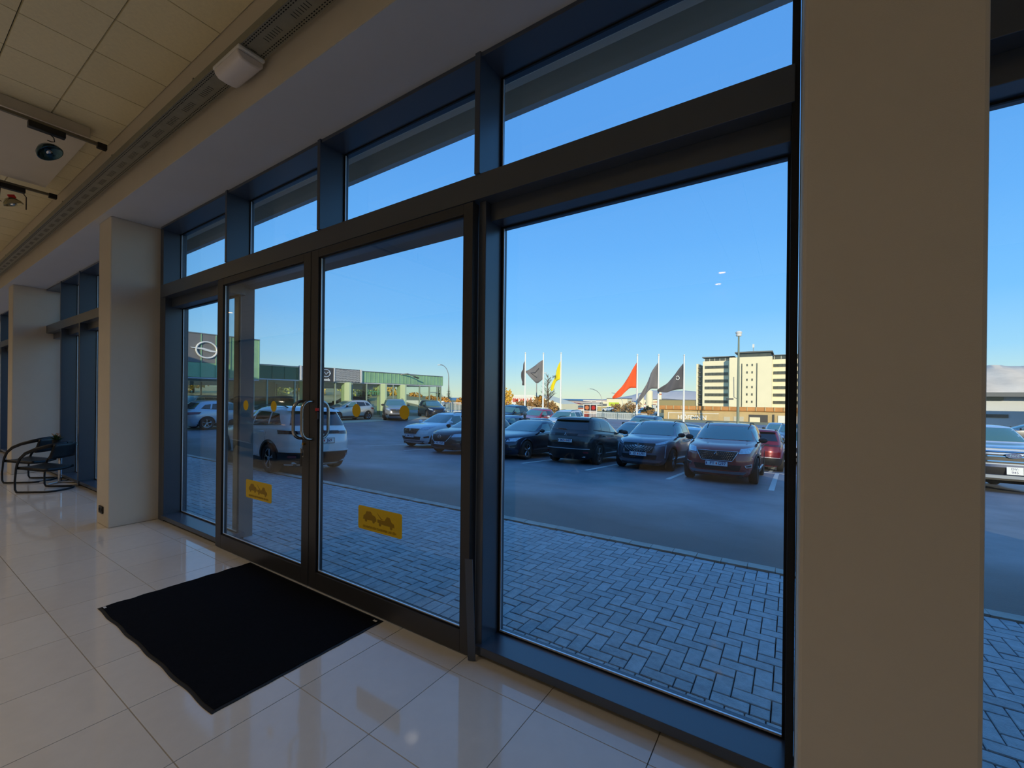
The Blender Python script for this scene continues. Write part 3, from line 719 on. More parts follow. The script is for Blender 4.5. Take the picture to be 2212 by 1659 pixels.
# z, x front, x rear, half width, front exponent, rear exponent
LV = {
 'suv': dict(lv=[(.20, 2.02, -2.02, .80, 4.5, 5), (.28, 2.12, -2.10, .87, 4.2, 5), (.42, 2.20, -2.19, .905, 4, 5), (.60, 2.225, -2.22, .92, 3.8, 5), (.76, 2.21, -2.22, .92, 3.6, 5), (.88, 2.15, -2.19, .915, 3.4, 5), (.95, 2.03, -2.17, .905, 3.4, 5), (1.00, 1.78, -2.15, .895, 3.6, 5), (1.045, 1.42, -2.12, .885, 4, 5), (1.075, 1.10, -2.09, .87, 4.5, 5), (1.10, .97, -2.07, .855, 4.5, 5), (1.22, .74, -1.99, .825, 4.2, 5), (1.36, .47, -1.88, .775, 4, 5), (1.49, .20, -1.78, .72, 3.8, 5), (1.545, .05, -1.73, .685, 3.6, 5), (1.585, -.15, -1.62, .62, 3.4, 4), (1.61, -.45, -1.40, .48, 3, 3), (1.62, -.70, -1.15, .25, 3, 3)],
   wb=(1.33, -1.33), wr=.35, cowl=1.12, wtop=1.50, win=[((.60, 1.085), (-.26, 1.10), (-.24, 1.475), (.16, 1.445)), ((-.33, 1.10), (-1.12, 1.13), (-1.04, 1.455), (-.31, 1.475)), ((-1.20, 1.14), (-1.66, 1.20), (-1.46, 1.42), (-1.12, 1.45))], rz=(1.16, 1.50), belt=1.05, lampz=(.84, .94), clad=True, rails=True),
 'hatch': dict(lv=[(.18, 1.98, -1.96, .78, 4.5, 5), (.26, 2.08, -2.02, .85, 4, 5), (.40, 2.14, -2.08, .88, 3.8, 5), (.56, 2.16, -2.12, .89, 3.4, 5), (.70, 2.13, -2.12, .89, 3.2, 5), (.80, 2.05, -2.10, .885, 3.2, 5), (.87, 1.88, -2.07, .88, 3.4, 4.5), (.92, 1.60, -2.04, .87, 3.6, 4.5), (.96, 1.25, -2.0, .86, 4, 4.5), (.99, 1.0, -1.97, .845, 4.2, 4.5), (1.10, .74, -1.88, .81, 4, 4.5), (1.24, .42, -1.74, .755, 3.8, 4.2), (1.36, .12, -1.60, .70, 3.6, 4), (1.42, -.05, -1.50, .65, 3.4, 4), (1.46, -.25, -1.3, .57, 3.2, 3.5), (1.48, -.5, -1.05, .40, 3, 3), (1.485, -.65, -.9, .22, 3, 3)],
   wb=(1.30, -1.28), wr=.33, cowl=1.01, wtop=1.37, win=[((.56, .985), (-.28, 1.0), (-.27, 1.345), (.06, 1.31)), ((-.34, 1.0), (-1.08, 1.04), (-1.0, 1.31), (-.33, 1.345)), ((-1.15, 1.05), (-1.5, 1.11), (-1.33, 1.27), (-1.08, 1.30))], rz=(1.06, 1.36), belt=.95, lampz=(.70, .79), clad=False, rails=False),
 'sedan': dict(lv=[(.18, 2.25, -2.25, .80, 4.5, 5), (.26, 2.34, -2.32, .87, 4, 5), (.40, 2.40, -2.38, .90, 3.8, 5), (.55, 2.42, -2.40, .91, 3.4, 4.5), (.68, 2.38, -2.40, .91, 3.2, 4.5), (.78, 2.26, -2.37, .905, 3.2, 4.5), (.85, 2.02, -2.32, .90, 3.4, 4.2), (.90, 1.65, -2.22, .89, 3.6, 4), (.94, 1.30, -2.05, .88, 4, 4), (.97, 1.05, -1.90, .865, 4.2, 4), (1.00, .92, -1.82, .85, 4.2, 4), (1.12, .62, -1.62, .81, 4, 4), (1.24, .32, -1.38, .755, 3.8, 3.8), (1.34, .04, -1.12, .70, 3.6, 3.6), (1.39, -.12, -.98, .65, 3.4, 3.4), (1.42, -.3, -.85, .55, 3.2, 3.2), (1.435, -.45, -.7, .35, 3, 3)],
   wb=(1.45, -1.38), wr=.34, cowl=1.01, wtop=1.36, win=[((.52, .985), (-.34, .995), (-.33, 1.315), (.02, 1.28)), ((-.40, .995), (-1.12, 1.02), (-.92, 1.28), (-.39, 1.315)), ((-1.18, 1.03), (-1.48, 1.07), (-1.10, 1.22), (-.98, 1.27))], rz=(1.03, 1.34), belt=.95, lampz=(.68, .77), clad=False, rails=False),
 'pickup': dict(lv=[(.40, 2.75, -2.8, .88, 7, 7), (.55, 2.84, -2.86, .96, 7, 7), (.80, 2.88, -2.9, 1.0, 7, 7), (1.05, 2.86, -2.9, 1.0, 7, 7), (1.20, 2.78, -2.9, .99, 7, 7), (1.27, 2.55, -2.9, .97, 6, 7), (1.32, 1.9, -2.9, .95, 5, 7), (1.36, 1.35, -2.88, .94, 5, 7), (1.40, 1.2, -.95, .91, 5, 5), (1.6, .95, -.98, .86, 4.5, 5), (1.78, .68, -1.0, .80, 4.2, 5), (1.87, .50, -1.0, .76, 4, 5), (1.92, .25, -.95, .66, 3.6, 4), (1.95, 0, -.75, .45, 3, 3)],
   wb=(1.85, -1.75), wr=.42, cowl=1.42, wtop=1.84, win=[((.86, 1.40), (.02, 1.42), (.02, 1.80), (.5, 1.78)), ((-.06, 1.42), (-.82, 1.42), (-.80, 1.78), (-.06, 1.80)), ((-.84, 1.43), (-.88, 1.43), (-.87, 1.75), (-.84, 1.75))], rz=(1.46, 1.82), belt=1.36, lampz=(1.02, 1.2), clad=False, rails=False)}

def make_type(ty, grille='honey'):
    key = (ty, grille)
    if key in TYPES: return TYPES[key]
    cfg = LV[ty]; sh = Shape(cfg['lv']); lv = cfg['lv']; parts = []     # (name, mesh, slot, sub-parts, label)
    w_ = lv[3][3]
    # --- body shell with real wheel openings
    us = [-.97, -.94] + [round(-.92 + .023 * k, 4) for k in range(81)] + [.945, .97]
    fy = [.80, .62, .42, .21, 0]
    def ring(z):
        xf, xr, ww, nf, nr = sh.prm(z); mid, h = (xf + xr) / 2, (xf - xr) / 2; out = []
        for f in fy[::-1][:-1] + [fy[0]]: out.append((mid + h * (1 - f ** nf) ** (1 / nf), ww * f))     # nose centre outwards
        lim = (1 - fy[0] ** nf) ** (1 / nf); limr = (1 - fy[0] ** nr) ** (1 / nr)
        for u in us[::-1]:
            uu = u * (lim if u > 0 else limr) / .97 * .985
            n = nf if uu > 0 else nr; out.append((mid + h * uu, ww * (1 - abs(uu) ** n) ** (1 / n)))
        for f in [fy[0]] + fy[1:]: out.append((mid - h * (1 - f ** nr) ** (1 / nr), ww * f))
        return out
    zs = []
    for a, b in zip(lv[:-1], lv[1:]):
        n = max(1, round((b[0] - a[0]) / .045)); zs += [a[0] + (b[0] - a[0]) * k / n for k in range(n)]
    zs.append(lv[-1][0])
    wc = cfg['wr']; R = wc + .055
    mb = MB(); rows = []
    for z in zs:
        r = ring(z); row = []
        for x, y in r:
            zz = z
            for wx in cfg['wb']:
                dx = abs(x - wx)
                if dx < R and y > w_ * .6:
                    az = wc + math.sqrt(R * R - dx * dx)
                    if zz < az: zz = az
            row.append((x, y, zz))
        full = row + [(x, -y, zz) for x, y, zz in row[::-1][1:-1]]
        rows.append(full)
    n = len(rows[0]); vs = [p for r in rows for p in r]; fs = []
    for i in range(len(rows) - 1):
        for k in range(n):
            a, b, c, d = i * n + k, i * n + (k + 1) % n, (i + 1) * n + (k + 1) % n, (i + 1) * n + k
            if abs(vs[a][2] - vs[d][2]) < 1e-6 and abs(vs[b][2] - vs[c][2]) < 1e-6: continue
            fs.append((a, b, c, d))
    fs.append(tuple((len(rows) - 1) * n + k for k in range(n)))
    mb.add(vs, fs)
    me = mb.mesh('body', None, True, fix=False); me.materials.append(M_trim); bm = bmesh.new(); bm.from_mesh(me); bmesh.ops.remove_doubles(bm, verts=bm.verts, dist=.0006); bmesh.ops.recalc_face_normals(bm, faces=bm.faces); bm.to_mesh(me); bm.free(); me.set_sharp_from_angle(angle=math.radians(38))
    parts.append(('body', me, 'paint', [], None))
    # --- dark underbody
    xf, xr = lv[1][1], lv[1][2]; zt = .72 if ty != 'pickup' else 1.0
    ub = MB().box(xr + .12, -w_ + .34, .17 if ty != 'pickup' else .35, xf - .12, w_ - .34, zt).box(cfg['wb'][1] + R, -w_ + .06, .21, cfg['wb'][0] - R, w_ - .06, zt - .1)
    parts.append(('underbody', ub.mesh('underbody', M_rub), None, [], None))
    def side(c, nu, nv, off=.008, depth=.03, sy=1):
        def fn(u, v):
            x, z = bil(c, u, v); y = sh.yx(x, z); return Vector((x, sy * y, z)), Vector((0, sy, 0))
        return patch(fn, nu, nv, off, depth)
    def nose(c, nu, nv, rear=False, off=.008, depth=.03, sg=1):
        def fn(u, v):
            t, z = bil(c, u, v); return sh.arc(sg * t, z, rear)
        return patch(fn, nu, nv, off, depth)
    # --- glass
    zc, ztp = cfg['cowl'], cfg['wtop']
    wa, wt = sh.prm(zc)[2] * .93, sh.prm(ztp)[2] * .90
    parts.append(('windshield', nose(((-wa, zc), (wa, zc), (wt, ztp), (-wt, ztp)), 16, 8, off=.006).mesh('windshield', M_cglass, True, angle=50), None, [], None))
    z0, z1 = cfg['rz']; wa, wt = sh.prm(z0)[2] * .86, sh.prm(z1)[2] * .82
    parts.append(('rear_window', nose(((-wa, z0), (wa, z0), (wt, z1), (-wt, z1)), 14, 6, True, off=.006).mesh('rear_window', M_cdark, True, angle=50), None, [], None))
    for sy in (1, -1):
        for k, c in enumerate(cfg['win']):
            parts.append(('side_window', side(c, 8, 4, .004, .02, sy).mesh('side_window', M_cglass if k < 1 else M_cdark, True, angle=50), None, [], None))
        # belt and window surround line
        c = cfg['win']; bz = c[0][0][1]
        parts.append(('belt_trim', side(((c[0][0][0] + .04, bz - .032), (c[2][1][0] - .02, c[2][1][1] - .035), (c[2][1][0] - .02, c[2][1][1] - .012), (c[0][0][0] + .04, bz - .010)), 14, 1, .010, .02, sy).mesh('belt_trim', M_chrome if ty == 'sedan' else M_trim, True, angle=50), None, [], None))
        # door seams
        for xs_ in (c[0][0][0] + .14, -.30, c[1][1][0] - .02):
            if ty == 'pickup' and xs_ < -1: continue
            parts.append(('door_seam', side(((xs_ - .004, .34), (xs_ + .004, .34), (xs_ + .004, bz - .03), (xs_ - .004, bz - .03)), 1, 6, .0015, .01, sy).mesh('door_seam', M_rub), None, [], None))
        for xs_ in (-.12, -.95):
            y = sh.yx(xs_, bz - .11); hm = MB().tube([(xs_ + .09, sy * (y - .005), bz - .11), (xs_ + .07, sy * (y + .03), bz - .11), (xs_ - .07, sy * (y + .03), bz - .108), (xs_ - .09, sy * (y - .005), bz - .108)], .013, 6)
            parts.append(('door_handle', hm.mesh('door_handle', None, True), 'paint', [], None))
        # mirror
        mx = c[0][0][0] + .02; my = sh.yx(mx, bz) ; mm = MB(); ox = []
        for i in range(9):
            a = -PI / 2 + PI * i / 8; ox.append((max(.0001, math.cos(a)), math.sin(a)))
        vs2 = []; fs2 = []
        for i, (cr, sz) in enumerate(ox):
            for k in range(12):
                b = 2 * PI * k / 12; vs2.append((mx + .02 + .075 * cr * (abs(math.cos(b)) ** .7) * math.copysign(1, math.cos(b)) * (1 if math.cos(b) > 0 else .35), sy * (my + .15 + .115 * sz), bz + .055 + .075 * cr * (abs(math.sin(b)) ** .7) * math.copysign(1, math.sin(b))))
        for i in range(8):
            for k in range(12): fs2.append((i * 12 + k, i * 12 + (k + 1) % 12, (i + 1) * 12 + (k + 1) % 12, (i + 1) * 12 + k))
        mm.add(vs2, fs2); mm.obox((mx + .02, sy * (my + .02), bz - .01), (.03, 0, 0), (0, sy * .05, .01), (0, 0, .012))
        parts.append(('door_mirror', mm.mesh('door_mirror', None, True, angle=60), 'mirror', [], None))
        # lamps
        la, lb = cfg['lampz']
        if grille == 'rays': hc = ((.52, la - .03), (.90, la + .03), (.98, lb + .03), (.50, la + .02))
        elif ty == 'pickup': hc = ((.62, la - .1), (.98, la - .1), (.98, lb), (.62, lb))
        else: hc = ((.50, la - .045), (.86, la - .03), (1.06, lb + .03), (.56, lb - .02))
        parts.append(('headlight', nose(hc, 8, 3, off=.012, sg=sy).mesh('headlight', M_lamp, True, angle=50), None, [], None))
        if ty == 'suv':
            parts.append(('tail_light', nose(((.42, .96), (1.12, .945), (1.12, 1.035), (.42, 1.03)), 8, 2, True, off=.012, sg=sy).mesh('tail_light', mat('smoked_tail_lamp', (52, 14, 18), .12, coat=1), True, angle=50), None, [], None))
            parts.append(('reflector', nose(((.62, .40), (.80, .40), (.80, .46), (.62, .46)), 2, 1, True, off=.035, sg=sy).mesh('reflector', M_tail), None, [], None))
        else:
            tz = cfg['belt'] - .17
            parts.append(('tail_light', nose(((.55, tz), (1.1, tz + .02), (1.12, tz + .13), (.55, tz + .12)), 6, 2, True, off=.012, sg=sy).mesh('tail_light', M_tail, True, angle=50), None, [], None))
        # wheel arch trim and sill
        for wx in cfg['wb']:
            def fa(u, v, wx=wx, sy=sy):
                a = PI * (-.04 + 1.08 * u); rad = R - .012 + (.055 if cfg['clad'] else .012) * v
                x, z = wx + rad * math.cos(a), wc + rad * math.sin(a); z = max(z, lv[0][0] + .02)
                return Vector((x, sy * sh.yx(x, z), z)), Vector((0, sy, 0))
            parts.append(('wheel_arch_trim', patch(fa, 20, 1, .012, .10).mesh('wheel_arch_trim', M_trim if cfg['clad'] else None, True, angle=50), None if cfg['clad'] else 'paint', [], None))
        zs_ = lv[0][0]
        parts.append(('side_skirt', side(((cfg['wb'][1] + R, zs_ + .01), (cfg['wb'][0] - R, zs_ + .01), (cfg['wb'][0] - R + .02, zs_ + .15), (cfg['wb'][1] + R - .02, zs_ + .15)), 10, 2, .014, .05, sy).mesh('side_skirt', M_trim, True, angle=50), None, [], None))
        if ty == 'suv': parts.append(('sill_strip', side(((.95, zs_ + .165), (-.75, zs_ + .165), (-.75, zs_ + .19), (.70, zs_ + .195)), 8, 1, .02, .03, sy).mesh('sill_strip', M_alu, True), None, [], None))
        if cfg['rails']:
            rp = [(x, sy * .60, 1.585 + .055 * (1 - ((x + .75) / .85) ** 6) - .02) for x in [.08 - k * .166 for k in range(11)]]
            parts.append(('roof_rail', MB().tube(rp, .014, 6).mesh('roof_rail', M_trim, True), None, [], None))
    # --- nose
    zb = .30 if ty != 'pickup' else .55
    if grille == 'honey':      # six-sided grille with chrome studs
        parts.append(('grille', nose(((-.36, .60), (.36, .60), (.50, .84), (-.50, .84)), 12, 4, off=.006).mesh('grille', M_trim, True, angle=50), None, [('grille_stud', 'honey')], None))
        sub = MB()
        for r_ in range(5):
            zz = .64 + r_ * .043
            for k in range(-9, 10):
                t = k * .046 + (.023 if r_ % 2 else 0)
                if abs(t) > .34 + (zz - .60) * .5 or abs(t) < .07: continue
                p, nn = sh.arc(t, zz); q = Vector((-nn.y, nn.x, 0)); sub.obox(p + nn * .012, nn * .008, q * .012, Vector((0, 0, .009)))
        gr_sub = [('grille_stud', sub.mesh('grille_stud', M_chrome))]
        fr_ = MB()
        for a, b in (((-.50, .845), (.50, .845)), ((-.50, .84), (-.36, .595)), ((.50, .84), (.36, .595)), ((-.36, .60), (.36, .60))):
            fr_.tube([sh.arc(a[0] + (b[0] - a[0]) * k / 8, a[1] + (b[1] - a[1]) * k / 8)[0] + Vector((.014, 0, 0)) for k in range(9)], .007, 6)
        gr_sub.append(('grille_frame', fr_.mesh('grille_frame', M_chrome, True)))
        parts[-1] = ('grille', parts[-1][1], None, gr_sub, None)
    elif grille == 'rays':     # borderless grille of fine rays with metallic cheeks
        parts.append(('grille', nose(((-.42, .56), (.42, .56), (.52, .86), (-.52, .86)), 12, 4, off=.006).mesh('grille', M_trim, True, angle=50), None, [], None))
        sub = MB()
        for k in range(-9, 10):
            a = k / 9 * 1.35
            for s0 in range(5):
                r0, r1 = .07 + s0 * .085, .07 + s0 * .085 + .055
                t0, t1 = math.sin(a) * r0, math.sin(a) * r1; q0, q1 = .80 - math.cos(a) * r0 * .55, .80 - math.cos(a) * r1 * .55
                if q1 < .57 or abs(t1) > .47: continue
                sub.tube([sh.arc(t0, q0)[0] + Vector((.012, 0, 0)), sh.arc(t1, q1)[0] + Vector((.012, 0, 0))], .0055, 5)
        parts[-1] = ('grille', parts[-1][1], None, [('grille_ray', sub.mesh('grille_ray', M_alu))], None)
        for sy in (1, -1):
            parts.append(('bumper_cheek', nose(((.58, .40), (.86, .40), (.82, .80), (.50, .74)), 4, 3, off=.010, sg=sy).mesh('bumper_cheek', mat('satin_grey_metal', (120, 126, 140), .3, .7), True, angle=50), None, [], None))
            parts.append(('daytime_lamp', nose(((.84, .42), (.88, .42), (.93, .84), (.90, .84)), 1, 4, off=.014, sg=sy).mesh('daytime_lamp', M_lamp, True), None, [], None))
    elif grille == 'wing':     # wide wing grille
        la = cfg['lampz'][0]
        parts.append(('grille', nose(((-.30, la - .22), (.30, la - .22), (.46, la + .03), (-.46, la + .03)), 12, 4, off=.006).mesh('grille', M_trim, True, angle=50), None, [], None))
        q = [(-.48, la + .03), (-.40, la - .12), (-.30, la - .225), (-.1, la - .25), (.1, la - .25), (.30, la - .225), (.40, la - .12), (.48, la + .03)]
        sub = MB().tube([sh.arc(t, z)[0] + Vector((.014, 0, 0)) for t, z in q], .009, 6)
        parts[-1] = ('grille', parts[-1][1], None, [('grille_frame', sub.mesh('grille_frame', M_chrome, True))], None)
    elif grille == 'bars':
        parts.append(('grille', nose(((-.70, .80), (.70, .80), (.70, 1.24), (-.70, 1.24)), 10, 4, off=.006).mesh('grille', M_trim, True, angle=50), None, [], None))
        sub = []
        for zz in (.84, .97, 1.10, 1.20):
            sub.append(('grille_bar', nose(((-.70, zz), (.70, zz), (.70, zz + .032), (-.70, zz + .032)), 10, 1, off=.03, depth=-.0).mesh('grille_bar', M_chrome, True, angle=50)))
        parts[-1] = ('grille', parts[-1][1], None, sub, None)
    # lower intake and bumper trim
    if ty != 'pickup':
        parts.append(('lower_grille', nose(((-.52, zb + .06), (.52, zb + .06), (.58, zb + .20), (-.58, zb + .20)), 12, 2, off=.006).mesh('lower_grille', M_trim, True, angle=50), None, [], None))
        parts.append(('front_skid_plate', nose(((-.62, zb - .04), (.62, zb - .04), (.72, zb + .03), (-.72, zb + .03)), 12, 1, off=.02).mesh('front_skid_plate', mat('satin_silver_trim', (150, 156, 166), .35, .8) if cfg['clad'] else M_trim, True, angle=50), None, [], None))
        for sy in (1, -1):
            if grille in ('honey', 'wing'):
                parts.append(('fog_lamp_surround', nose(((.70, .44), (.94, .46), (.94, .54), (.66, .50)), 4, 2, off=.012, sg=sy).mesh('fog_lamp_surround', M_chrome if cfg['clad'] else M_trim, True, angle=50), None, [], None))
                parts.append(('fog_lamp', nose(((.72, .46), (.90, .475), (.90, .52), (.70, .49)), 3, 1, off=.018, sg=sy).mesh('fog_lamp', M_trim, True, angle=50), None, [], None))
    else:
        parts.append(('front_bumper', nose(((-1.1, .50), (1.1, .50), (1.1, .74), (-1.1, .74)), 16, 2, off=.06, depth=.02).mesh('front_bumper', M_trim, True, angle=50), None, [], None))
        parts.append(('bumper_blade', nose(((-1.1, .70), (1.1, .70), (1.1, .77), (-1.1, .77)), 16, 1, off=.075, depth=.02).mesh('bumper_blade', M_chrome, True, angle=50), None, [], None))
    # --- tail
    if cfg['clad']:
        parts.append(('rear_bumper', nose(((-1.05, .24), (1.05, .24), (1.12, .52), (-1.12, .52)), 18, 3, True, off=.022).mesh('rear_bumper', M_trim, True, angle=50), None, [], None))
        parts.append(('bumper_strip', nose(((-.86, .53), (.86, .53), (.86, .548), (-.86, .548)), 14, 1, True, off=.028).mesh('bumper_strip', M_alu, True), None, [], None))
        parts.append(('tailgate_band', nose(((-.42, .965), (.42, .965), (.42, 1.04), (-.42, 1.04)), 8, 1, True, off=.014).mesh('tailgate_band', M_trim, True, angle=50), None, [], None))
        parts.append(('spoiler', nose(((-.64, 1.50), (.64, 1.50), (.60, 1.56), (-.60, 1.56)), 10, 1, True, off=.09, depth=.02).mesh('spoiler', None, True, angle=50), 'paint', [], None))
        parts.append(('wiper', MB().tube([sh.arc(.05, 1.18, True)[0] + Vector((-.03, 0, 0)), sh.arc(.36, 1.20, True)[0] + Vector((-.03, 0, 0))], .010, 6).mesh('wiper', M_rub, True), None, [], None))
        for sy in (1, -1):
            p, nn = sh.arc(sy * .62, .26, True); parts.append(('exhaust_tip', MB().obox(p - Vector((.02, 0, -.02)), (.03, 0, 0), (0, .07, 0), (0, 0, .02)).mesh('exhaust_tip', M_chrome), None, [], None))
    # --- wheels
    tw = .112
    for wx in cfg['wb']:
        for sy in (1, -1):
            r0 = cfg['wr']; yo = sy * (w_ - .015 - tw)
            ty_m = MB().lathe([(r0 * .66, -tw * .9), (r0 * .80, -tw), (r0 * .95, -tw * .92), (r0, -tw * .6), (r0, tw * .6), (r0 * .95, tw * .92), (r0 * .80, tw), (r0 * .66, tw * .9)], 32, (wx, yo, wc), 'y', cap=False).mesh('wheel', M_tyre, True, angle=35)
            rim = MB(); f = yo + sy * tw * .72; b = yo + sy * .01
            rim.lathe([(r0 * .62, (f - yo)), (r0 * .68, (f - yo) + sy * .012), (r0 * .70, (f - yo)), (r0 * .66, -(f - yo))], 32, (wx, yo, wc), 'y', cap=False)
            for k in range(5):
                a = 2 * PI * k / 5 + .3
                for da in (-.16, .16):
                    d0 = Vector((math.cos(a), 0, math.sin(a))); d1 = Vector((math.cos(a + da), 0, math.sin(a + da))); q = Vector((-math.sin(a + da / 2), 0, math.cos(a + da / 2)))
                    c0 = Vector((wx, f, wc)); rim.tube([c0 + d0 * r0 * .1 - Vector((0, sy * .012, 0)), c0 + (d0 + d1) * r0 * .22, c0 + d1 * r0 * .65], .016, 5)
            rim.lathe([(r0 * .16, 0), (r0 * .15, sy * .012), (0, sy * .016)], 12, (wx, f, wc), 'y')
            hub = MB().lathe([(r0 * .67, 0), (0, .001)], 24, (wx, b, wc), 'y', cap=False).mesh('brake_backing', M_black)
            parts.append(('wheel', ty_m, None, [('rim', rim.mesh('rim', M_alloy, True, angle=40)), ('brake_backing', hub)], None))
    TYPES[key] = (sh, parts, cfg)
    return TYPES[key]

PAINT = {}
def paint(name, col, metal=.3, rough=.28):
    if name not in PAINT: PAINT[name] = mat('car_paint_' + name, col, rough, metal, coat=1.0, spec=.5)
    return PAINT[name]
def car(ty, grille, x, y, head, pm_, label, plate=None, mirror=None, emblem=None, far=False, scale=1.0, zadd=0.0, group=None, cat='car', flat=None):
    """x, y: centre on the ground; head: degrees of the nose direction"""
    sh, parts, cfg = make_type(ty, grille)
    h = math.radians(head); d = Vector((math.cos(h), math.sin(h))); s_ = Vector((-d.y, d.x))
    if flat is None:
        f = Vector((x + d.x * 1.3, y + d.y * 1.3, gz(x + d.x * 1.3, y + d.y * 1.3))); b = Vector((x - d.x * 1.3, y - d.y * 1.3, gz(x - d.x * 1.3, y - d.y * 1.3)))
        l = Vector((x + s_.x * .7, y + s_.y * .7, gz(x + s_.x * .7, y + s_.y * .7))); r = Vector((x - s_.x * .7, y - s_.y * .7, gz(x - s_.x * .7, y - s_.y * .7)))
        X = (f - b).normalized(); Y = (l - r).normalized(); Z = X.cross(Y).normalized(); Y = Z.cross(X)
        zc_ = (f.z + b.z) / 2 + zadd
    else: X, Y, Z = Vector((d.x, d.y, 0)), Vector((s_.x, s_.y, 0)), Vector((0, 0, 1)); zc_ = flat
    root = empty('pickup_truck' if ty == 'pickup' else 'car', (0, 0, 0), 0, label, 'truck' if ty == 'pickup' else cat, group)
    root.matrix_world = Matrix.Translation((x, y, zc_)) @ Matrix((X, Y, Z)).transposed().to_4x4() @ Matrix.Scale(scale, 4)
    for name, me, slot, subs, lab in parts:
        if far and name in ('door_seam', 'door_handle', 'wiper', 'exhaust_tip', 'fog_lamp', 'reflector'): continue
        o = bpy.data.objects.new(name, me); C.objects.link(o); o.parent = root
        if slot:
            if not me.materials: me.materials.append(M_trim)
            o.material_slots[0].link = 'OBJECT'
            o.material_slots[0].material = pm_ if slot == 'paint' else (mirror or M_trim)
        for sn, sm in subs:
            if far and sn in ('brake_backing', 'grille_stud', 'grille_ray'): continue
            q = bpy.data.objects.new(sn, sm); C.objects.link(q); q.parent = o
            if sn in ('grille_stud', 'grille_ray'): q['kind'] = 'stuff'
    if plate:
        txt, rear, two = plate
        zp = {'suv': (.52, .80), 'hatch': (.42, .78), 'sedan': (.42, .72), 'pickup': (.62, .8)}[ty][1 if rear else 0]
        p, nn = sh.arc(.0001, zp, rear); p = p + nn * (.02 if ty != 'pickup' else .09); p.y = 0
        ww, hh = (.26, .0565) if not two else (.15, .10)
        pb = MB().box(p.x - .008 * (1 if nn.x > 0 else -1), -ww, zp - hh, p.x + .006 * (1 if nn.x > 0 else -1), ww, zp + hh).build('license_plate', M_plate, root, bevel=.002)
        if rear or not two:
            fr2 = MB(); xx = p.x + .004 * nn.x
            for a, b_, c_, e in ((-ww - .008, zp - hh - .008, ww + .008, zp - hh), (-ww - .008, zp + hh, ww + .008, zp + hh + .008), (-ww - .008, zp - hh, -ww, zp + hh), (ww, zp - hh, ww + .008, zp + hh)):
                fr2.box(xx - .006, a, b_, xx + .006, c_, e)
            fr2.build('plate_frame', M_pblue if not rear else M_rub, pb)
        n2 = (1 if nn.x > 0 else -1, 0, 0)
        if two:
            for t_, dz in zip(txt.split('|'), (.045, -.045)): text('lettering', t_, .085, (p.x + .007 * n2[0], 0, zp + dz), n2, M_pblue, pb, .001, world=False)
        else:
            a, b_ = txt.split('|')
            yl = -1 if n2[0] < 0 else 1
            text('lettering', a, .105, (p.x + .007 * n2[0], -yl * .10, zp), n2, M_pblue, pb, .001, bold=.002, world=False)
            text('lettering', b_, .105, (p.x + .007 * n2[0], yl * .13, zp), n2, M_pblue, pb, .001, bold=.002, world=False)
            MB().box(p.x, .0 - .014, zp - .025, p.x + .008 * n2[0], .014, zp + .025).build('plate_badge', M_red, pb)
            MB().box(p.x, -yl * .235 - .012, zp - .03, p.x + .008 * n2[0], -yl * .235 + .012, zp + .03).build('plate_badge', M_pblue, pb)
    if emblem:
        kind, rear = emblem
        ze = {'suv': (.78, 1.0), 'hatch': (.66, .9), 'sedan': (.60, .82), 'pickup': (1.015, 1.0)}[ty][1 if rear else 0]
        p, nn = sh.arc(.0001, ze, rear); sgn = 1 if nn.x > 0 else -1; px_ = p.x + sgn * .022
        e = MB()
        if kind == 'lion':
            st = [[(-.03, .06), (0, .055), (.012, .03), (-.002, .01), (.01, -.02), (-.012, -.06)], [(-.002, .01), (-.035, .0), (-.055, -.02)], [(.01, -.02), (.035, -.03), (.03, -.06)], [(0, .03), (-.04, .03)], [(.01, -.01), (.045, .01), (.035, .045)]]
            for q in st: e.tube([(px_, sgn * a, ze + b_) for a, b_ in q], .0075, 5)
            e.build('emblem', M_chrome if not (rear and 'white' in label) else M_black, root, smooth=True)
        elif kind == 'wings':
            e.tube([(px_ + sgn * .012, .075 * math.cos(a * PI / 12), ze + .058 * math.sin(a * PI / 12)) for a in range(24)], .007, 6, True)
            e.tube([(px_ + sgn * .012, -.068, ze + .02), (px_ + sgn * .012, -.03, ze + .012), (px_ + sgn * .012, 0, ze - .02), (px_ + sgn * .012, .03, ze + .012), (px_ + sgn * .012, .068, ze + .02)], .007, 5)
            e.build('emblem', M_chrome, root, smooth=True)
        elif kind == 'oval':
            P_ = [(.15 * math.cos(a * PI / 16), .062 * math.sin(a * PI / 16)) for a in range(32)]
            e.prism(P_, .02 * sgn, lambda u, v, w_: (px_ + .02 * sgn + w_, u, ze + v)); eo = e.build('emblem', mat('oval_blue', (20, 44, 110), .3, coat=1), root)
            MB().tube([(px_ + .04 * sgn, .15 * math.cos(a * PI / 16), ze + .062 * math.sin(a * PI / 16)) for a in range(32)], .006, 6, True).build('rim_ring', M_chrome, eo)
            text('lettering', 'Ford', .09, (px_ + .041 * sgn, 0, ze), (sgn, 0, 0), M_chrome, eo, .002, world=False)
    return root

WHITE = paint('white', (226, 230, 234), 0, .35); DGREY = paint('dark_grey', (58, 58, 64), .5); NAVY = paint('night_blue', (24, 34, 58), .5); BLACK = paint('black', (22, 24, 30), .3)
GREY = paint('steel_grey', (104, 108, 120), .5); BROWN = paint('copper_brown', (150, 48, 34), .15); RED = paint('crystal_red', (170, 12, 26), .35); DRED = paint('dark_red', (110, 16, 26), .35)
SILV = paint('silver', (176, 172, 168), .7); SAND = paint('light_silver', (196, 192, 184), .5); WGREY = paint('pearl_white', (206, 208, 206), .2)
